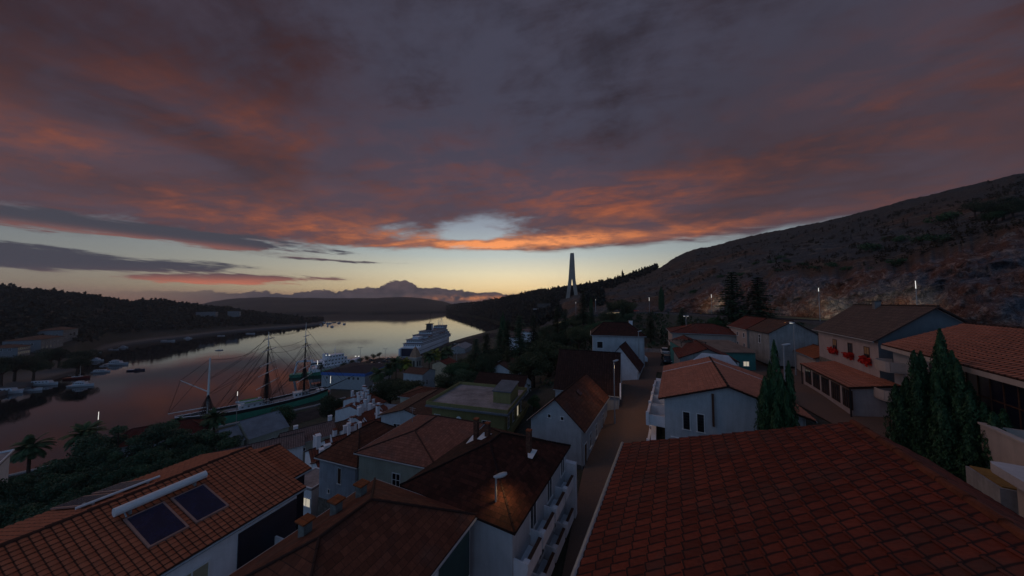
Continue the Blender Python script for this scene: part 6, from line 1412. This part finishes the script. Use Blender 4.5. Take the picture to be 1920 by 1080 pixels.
def palm_px(px, pc, Y, crown, lab, mat=LF_PALM, seed=0, group=None):
    p = at(px, pc, Y); z = gz(p.x, Y); return palm((p.x, Y, z), p.z - z, lab, mat, seed, group, crown)
# cypresses
tree_px('cypress_tree', 'cypress', 1447, 634, 24, 'tall single cypress in front of the balcony house', LF_CYP, 1, None, .92, z=34.0)
tree_px('cypress_tree', 'cypress', 1706, 652, 20, 'left cypress of the group of three by the glass front house', LF_CYP, 2, 'group of three cypresses', 1.25, z=37.0)
tree_px('cypress_tree', 'cypress', 1757, 612, 19, 'tallest cypress, with a thin spire, in the middle of the group of three', LF_CYP, 3, 'group of three cypresses', 1.08, z=36.6)
tree_px('cypress_tree', 'cypress', 1803, 728, 15.9, 'lowest and nearest cypress, right one of the group of three', LF_CYP, 4, 'group of three cypresses', 1.5, z=36.6)
# two big pines by the cut, other conifers
tree_px('pine_tree', 'conifer', 1373, 506, 88, 'taller left one of two big dark pines above the brown tiled roofs', LF_PINE, 11, None, 1.5, z=42)
tree_px('pine_tree', 'conifer', 1421, 516, 84, 'right one of two big dark pines, broader at its foot', LF_PINE, 12, None, 1.7, z=42)
for i, (px, pt_, Y, wd, lb) in enumerate([(1093, 541, 175, 1.1, 'tall dark conifer right beside the pylon legs'), (1109, 572, 150, 1.2, 'dark conifer in front of the pale slope, right of the tall one by the pylon'),
    (1045, 574, 140, 1.3, 'dark bushy conifer left of the pylon feet'), (1060, 577, 135, 1.4, 'dark bushy conifer directly below the pylon'), (1000, 588, 120, 1.1, 'conifer left of the pylon, level with the water'), (974, 588, 110, 1.2, 'slender dark conifer right of the water edge'),
    (952, 598, 112, 1.1, 'dark conifer at the end of the water'), (1278, 574, 95, 1.6, 'dark pine above the brick red hipped roof'), (1218, 582, 85, 1.3, 'dark pine rising behind the white two-storey house'), (938, 612, 125, 1.3, 'dark conifer left of the one at the end of the water'), (912, 622, 118, 1.5, 'dark conifer in the grove behind the quay warehouse'), (893, 632, 105, 1.4, 'dark conifer behind the solar panel cottage')]):
    tree_px('conifer_tree', 'conifer', px, pt_, Y, lb, LF_PINE if i % 2 else LF_DK, 11 + i % 3, None, wd, dens=.8)
# cypress-shaped poplars on the skyline and slope
for px, pt_, Y, zb_, lb in ((1168, 505, 500, 90, 'lone pointed cypress standing on the skyline right of the pylon'), (943, 585, 135, None, 'green columnar poplar at the right end of the water'), (1240, 536, 190, 44, 'dim columnar poplar on the dark slope above the street end'), (1108, 556, 205, 42, 'small columnar poplar near the pylon'), (1323, 512, 300, 72, 'columnar poplar high on the brown slope left of the pines')):
    tree_px('poplar_tree', 'cypress', px, pt_, Y, lb, LF_GRN if Y < 400 else LF_DK, 5, None, 1.0, z=zb_, dens=.3)
# broadleaf trees in the middle
MB_ = [(1030, 622, 82, 1.5, 'big autumn-tinted broadleaf tree left of the black roof house'), (1000, 650, 70, 1.5, 'broad tree overhanging the dark gable house'), (1062, 640, 74, 1.3, 'dark broadleaf tree right behind the black roof'), (975, 668, 78, 1.2, 'broadleaf tree above the solar panel cottage gable'),
       (1000, 735, 52, 1.0, 'dark ivy-like tree squeezed between the mustard building and the gabled house'), (1165, 590, 120, 1.3, 'pale green tree above the white two-storey house'), (1168, 556, 160, 1.4, 'tree with spreading crown on the grey slope'), (1345, 590, 90, 1.5, 'round dark tree left of the two big pines'),
       (735, 695, 105, 1.4, 'round green tree in front of the parking lot'), (770, 702, 96, 1.6, 'wide green tree below the church tower'), (720, 712, 110, 1.1, 'small green tree right of the harbour terminal'), (800, 722, 88, 1.3, 'green tree left of the brown hip cottage'),
       (840, 690, 92, 1.1, 'dark tree between the cottages and the conifers'), (860, 668, 100, 1.4, 'dark bushy tree above the brown hip cottage'), (880, 690, 80, 1.3, 'dark tree left of the solar panel cottage'), (690, 770, 82, .9, 'small tree beside the grey roofed low house'),
       (528, 745, 92, 1.05, 'big round dark tree hiding part of the green hull'), (628, 733, 100, 1.1, 'round tree at the top of the old quarter, by the terminal'), (903, 655, 105, 1.4, 'dark tree in the grove right of the quay warehouse'), (830, 735, 74, 1.2, 'tree behind the mustard building, far side'), (925, 640, 112, 1.3, 'tall dark tree on the grove edge above the cottages'),
       (1085, 605, 105, 1.2, 'dark tree to the left of the white two-storey house'), (1115, 600, 110, 1.1, 'green tree just left behind the white two-storey house roof')]
for i, (px, pt_, Y, wd, lb) in enumerate(MB_):
    tree_px('broadleaf_tree', 'broad', px, pt_, Y, lb, (LF_BRD, LF_GRN, LF_DK)[i % 3] if i > 3 else LF_BRD, 20 + i % 4, None, wd, dens=1.0)
rn = random.Random(21)
for i in range(48):   # fill of the grove between the old town and the highway
    px = rn.uniform(850, 1180); Y = rn.uniform(85, 200); x = (px - 960) / F * Y; z = gz(x, Y); k = rn.choice(('conifer', 'broad', 'broad'))
    tree('grove_tree', k, (x, Y, z - .3), rn.uniform(7, 12.5), 'dark tree of the mixed grove between the old town and the highway', (LF_DK, LF_PINE, LF_BRD)[i % 3], (11 if k == 'conifer' else 20) + i % 3, 'trees of the mixed grove', rn.uniform(1.0, 1.5), .8)
# umbrella pines along the waterfront, lower left
UP = [(236, 792, 66, 1.15, 'umbrella pine farthest left in front of the maroon roofed villa'), (300, 798, 62, 1.1, 'umbrella pine covering the middle of the villa'), (352, 806, 62, 1.1, 'umbrella pine right of the villa, against the green hull'), (392, 812, 66, 1.0, 'umbrella pine next to the grey warehouse'),
      (200, 836, 56, 1.1, 'umbrella pine below the second palm'), (262, 838, 52, 1.1, 'umbrella pine with leaning trunk in front of the villa wall'), (140, 852, 58, 1.1, 'umbrella pine between the two palms'), (60, 872, 54, 1.2, 'umbrella pine below the first palm'), (100, 885, 47, 1.2, 'large umbrella pine above the terracotta roof'),
      (25, 895, 44, 1.2, 'umbrella pine beside the cut-off white building'), (165, 880, 45, 1.2, 'umbrella pine dark against the terracotta roof edge'), (60, 930, 36, 1.3, 'nearest umbrella pine at the left edge'), (215, 868, 48, 1.0, 'umbrella pine left of the pale trunks'), (10, 950, 34, 1.3, 'umbrella pine lowest at the left edge of the photo'), (330, 840, 54, .9, 'umbrella pine above the far solar heater')]
UP += [(px, pt_, Y, 1.1, lb) for px, pt_, Y, lb in ((172, 864, 52, 'umbrella pine directly below the lit pole, second row'), (120, 905, 43, 'umbrella pine in the third row above the far solar heater'), (182, 905, 40, 'umbrella pine just above the end of the far solar heater'), (250, 866, 46, 'umbrella pine in front of the garden wall, left one'), (292, 856, 48, 'umbrella pine in front of the garden wall, right one'), (232, 893, 39, 'small umbrella pine touching the terracotta roof line'), (104, 932, 34, 'umbrella pine low over the left end of the terracotta roof'), (44, 962, 30, 'umbrella pine crown nearest the bottom left corner'), (150, 925, 35, 'umbrella pine crown low above the far roof slope'), (372, 832, 58, 'umbrella pine at the end of the long pink row'), (322, 826, 58, 'umbrella pine before the right end of the villa'))]
for i, (px, pt_, Y, wd, lb) in enumerate(UP): tree_px('umbrella_pine', 'umbrella', px, pt_, Y, lb, LF_PINE, 30 + i % 4, None, wd * (.92 if i < 4 else .72), dens=1.2)
rn = random.Random(5)
for i in range(22):
    px = rn.uniform(-40, 400); Y = rn.uniform(34, 62); x = (px - 960) / F * Y
    tree('understory_tree', 'round', (x, Y, gz(x, Y) - .3), rn.uniform(3.5, 6), 'low round tree filling the shade under the umbrella pines', LF_DK, 25 + i % 3, 'low trees under the umbrella pines', rn.uniform(1.2, 1.6), .8)
for px, pc, Y, cr, lb in ((56, 842, 66, 3.6, 'palm farthest left, alone against the water'), (157, 818, 72, 3.9, 'tall palm right of the first one on the waterfront'), (402, 786, 84, 3.4, 'palm in front of the green hull beside the warehouse'), (330, 799, 92, 3.0, 'small palm by the villa roof and the ship bow'),
    (708, 703, 150, 5.0, 'palm at the right corner of the harbour terminal'), (743, 682, 165, 5.0, 'dark palm left of the church tower'), (730, 692, 160, 4.6, 'dark palm behind the green trees, left of the church tower'), (805, 669, 175, 5.0, 'palm just right of the church tower'), (828, 664, 185, 5.0, 'palm second to the right of the yellow one'), (841, 659, 195, 5.0, 'palm at the right end of the row by the quay warehouse')):
    palm_px(px, pc, Y, cr, lb, seed=px)
palm_px(759, 684, 168, 5.0, 'palm in painted yellow lamplight, left of the church tower', LF_YEL, 3); palm_px(817, 665, 180, 4.6, 'palm in painted yellow lamplight, right of the church tower', LF_YEL, 9)  # lamplight on these two palms is put into their yellow leaf colour
for px, py in ((659, 684), (676, 680), (688, 676), (700, 672), (711, 669), (644, 690), (602, 694)):
    p = onz(px, py + 4, 2.4); tree('round_tree', 'round', (p.x, p.y, 2.2), 6.5, 'clipped round tree in the row along the parking lot waterfront', LF_DK, 25, 'clipped round trees on the waterfront', 1.3, .4)
for px, pt_, Y, lb in ((104, 640, 205, 'round tree right in front of the long waterfront house'), (163, 643, 205, 'tall dark cypress-like tree at the marina bend'), (155, 655, 190, 'dark tree at the marina bend, lower of the two'), (40, 655, 175, 'wide dark tree above the far bank promenade'), (15, 650, 165, 'dark tree at the left edge above the far bank promenade'), (75, 660, 178, 'dark tree beside the far bank road'), (120, 645, 210, 'round tree between the two waterfront houses')):
    x = (px - 960) / F * Y; z = bankz(px, Y); zt = at(px, pt_, Y).z
    tree('bank_tree', 'round', (x, Y, z - .5), max(5, zt - z), lb, LF_DK, 26, None, 1.15, .8)
# forests, one mass each
def forest(name, lab, pts, mat, seed, lo, hi, k=34, sz=1.0):
    R = np.random.default_rng(seed); P = []; T = []; S_ = []
    for p in pts:
        h_ = R.uniform(lo, hi); con = R.random() < .25; n = k
        if con: z = R.random(n); r = (1 - z) * h_ * .22; a = R.uniform(0, 6.28, n); q = np.c_[np.cos(a) * r, np.sin(a) * r, z * h_ * 1.25]
        else:
            d = R.normal(size=(n, 3)); d /= np.linalg.norm(d, axis=1)[:, None]; q = d * np.array([h_ * .42, h_ * .42, h_ * .36]) * R.uniform(.6, 1.05, (n, 1)) + np.array([0, 0, h_ * .62])
        P.append(q + np.array(p)); T.append(np.full(n, R.random()) * .6 + R.random(n) * .4); S_.append(R.uniform(.16, .30, n) * h_ * sz)
    me = leaves_mesh(name, np.vstack(P), np.concatenate(S_), None, np.concatenate(T), mat, seed)
    o = bpy.data.objects.new(name, me); COL.objects.link(o); tag(o, lab, 'forest'); o['kind'] = 'stuff'; return o
rn = random.Random(2); pts = []
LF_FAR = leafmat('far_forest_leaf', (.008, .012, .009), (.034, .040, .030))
for i in range(3400):
    px = rn.uniform(-300, 606); s = rn.uniform(.15 if px > 150 else .22, 1.06) ** .8; q = bank_pt(px, s); pts.append((q.x, q.y, q.z - 1))
for i in range(500): px = rn.uniform(-200, 606); q = bank_pt(px, rn.uniform(.96, 1.04)); pts.append((q.x, q.y, q.z - 1))
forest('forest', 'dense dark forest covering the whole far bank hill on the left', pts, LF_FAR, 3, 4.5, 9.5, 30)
pts = []
for i in range(2400):
    px = rn.choice((rn.uniform(838, 1130), rn.uniform(838, 1245))); s = rn.uniform(1.0 if px > 1080 else .3, 2.04)
    if px > 1130 and s < 1.55 + (px - 1130) / 260: continue
    q = hill_at(px, s)
    if 1050 < px < 1096 and q.y < 445: continue
    pts.append((q.x, q.y, q.z - 1))
for i in range(420): px = rn.uniform(860, 1232); q = hill_at(px, rn.uniform(1.97, 2.02)); pts.append((q.x, q.y, q.z - 1))
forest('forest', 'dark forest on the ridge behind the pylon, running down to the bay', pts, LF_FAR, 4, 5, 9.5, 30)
pts = []
for i in range(1700):
    px = rn.uniform(1130, 2000); s = rn.uniform(1.03, 1.75) if rn.random() < .85 else rn.uniform(1.0, 1.95); q = hill_at(px, s)
    if fbm((q.x, q.y, 0), .03, 3) > -.12: pts.append((q.x, q.y, q.z - .3))
forest('scrub', 'brownish scrub scattered over the slope above the rock cut', pts, LF_OLV, 5, 1.1, 3.0, 30, .6)
# single green shrubs one can count
SHR = [(1467, 482, 2.2), (1447, 490, 2.0), (1480, 488, 1.8), (1508, 495, 1.7), (1557, 497, 2.0), (1637, 466, 3.2), (1683, 493, 2.2), (1702, 447, 2.4), (1738, 447, 2.6), (1765, 448, 2.6), (1775, 410, 3.6), (1790, 406, 3.0), (1625, 505, 1.6), (1595, 500, 1.5), (1665, 445, 1.5), (1530, 500, 1.4), (1460, 505, 1.5), (1780, 450, 1.8), (1390, 512, 2), (1350, 517, 2), (1300, 545, 2), (1420, 490, 1.6)]
def hill_px(px, py):
    best = None
    for s in np.linspace(.98, 1.99, 80):
        q = hill_at(px, s); yy = Y0 - (q.z - H) / q.y * F
        if best is None or abs(yy - py) < best[0]: best = (abs(yy - py), q)
    return best[1]
for i, (px, py, h_) in enumerate(SHR):
    q = hill_px(px, py + 4); tree('shrub', 'shrub', (q.x, q.y, q.z - .3), h_ * 1.7, 'green shrub standing out on the brown slope above the rock cut', LF_GRN, 40 + i % 3, 'green shrubs on the slope', 1.2, .5, 'shrub')
for px, py, hh, wd, lb, k in ((1840, 405, 9.5, 1.1, 'dark pine high on the hill at right, left of the bigger clump', 'broad'), (1893, 412, 10.5, 1.2, 'large dark tree high on the hill at the right edge', 'broad'), (1880, 418, 7, 1.5, 'green bushy tree below the large one at the right edge', 'round'), (1912, 410, 8, 1.3, 'tree cut by the right edge of the photo, high on the hill', 'broad'), (1865, 420, 5, 1.3, 'low bush between the two trees high on the hill', 'round')):
    q = hill_px(px, py); tree('hillside_tree', k, (q.x, q.y, q.z - .5), hh, lb, LF_GRN if k == 'round' else LF_DK, 22 if k == 'broad' else 26, None, wd, .6)
# low vegetation strip in the yards
pts = []
for i in range(1500):
    x, y = rn.uniform(-60, 85), rn.uniform(60, 190); px = 960 + F * x / y
    if 800 < px < 1500: pts.append((x, y, gz(x, y) - .2))
forest('undergrowth', 'dark undergrowth on the slope between the old town and the highway', pts, LF_DK, 9, 1.0, 3.0, 22, .7)
print('objects', len(bpy.data.objects), 'faces', sum(len(o.data.polygons) for o in bpy.data.objects if o.type == 'MESH'))

# ---------------------------------------------------------------- evening air
m = bpy.data.materials.new('haze'); m.use_nodes = True; t = NT(m.node_tree); t.nt.nodes.clear()
vn = t.n('ShaderNodeVolumePrincipled'); vn.inputs['Density'].default_value = 0.00012; vn.inputs['Color'].default_value = (.80, .82, .90, 1); vn.inputs['Anisotropy'].default_value = .35
o = t.n('ShaderNodeOutputMaterial'); t.l.new(vn.outputs[0], o.inputs['Volume'])
hz = MB().box(-5200, 1700, -500, 5200, -7, 175).build('haze', m); hz['kind'] = 'stuff'; tag(hz, 'thin evening haze lying over the bay and the far hills', 'haze')
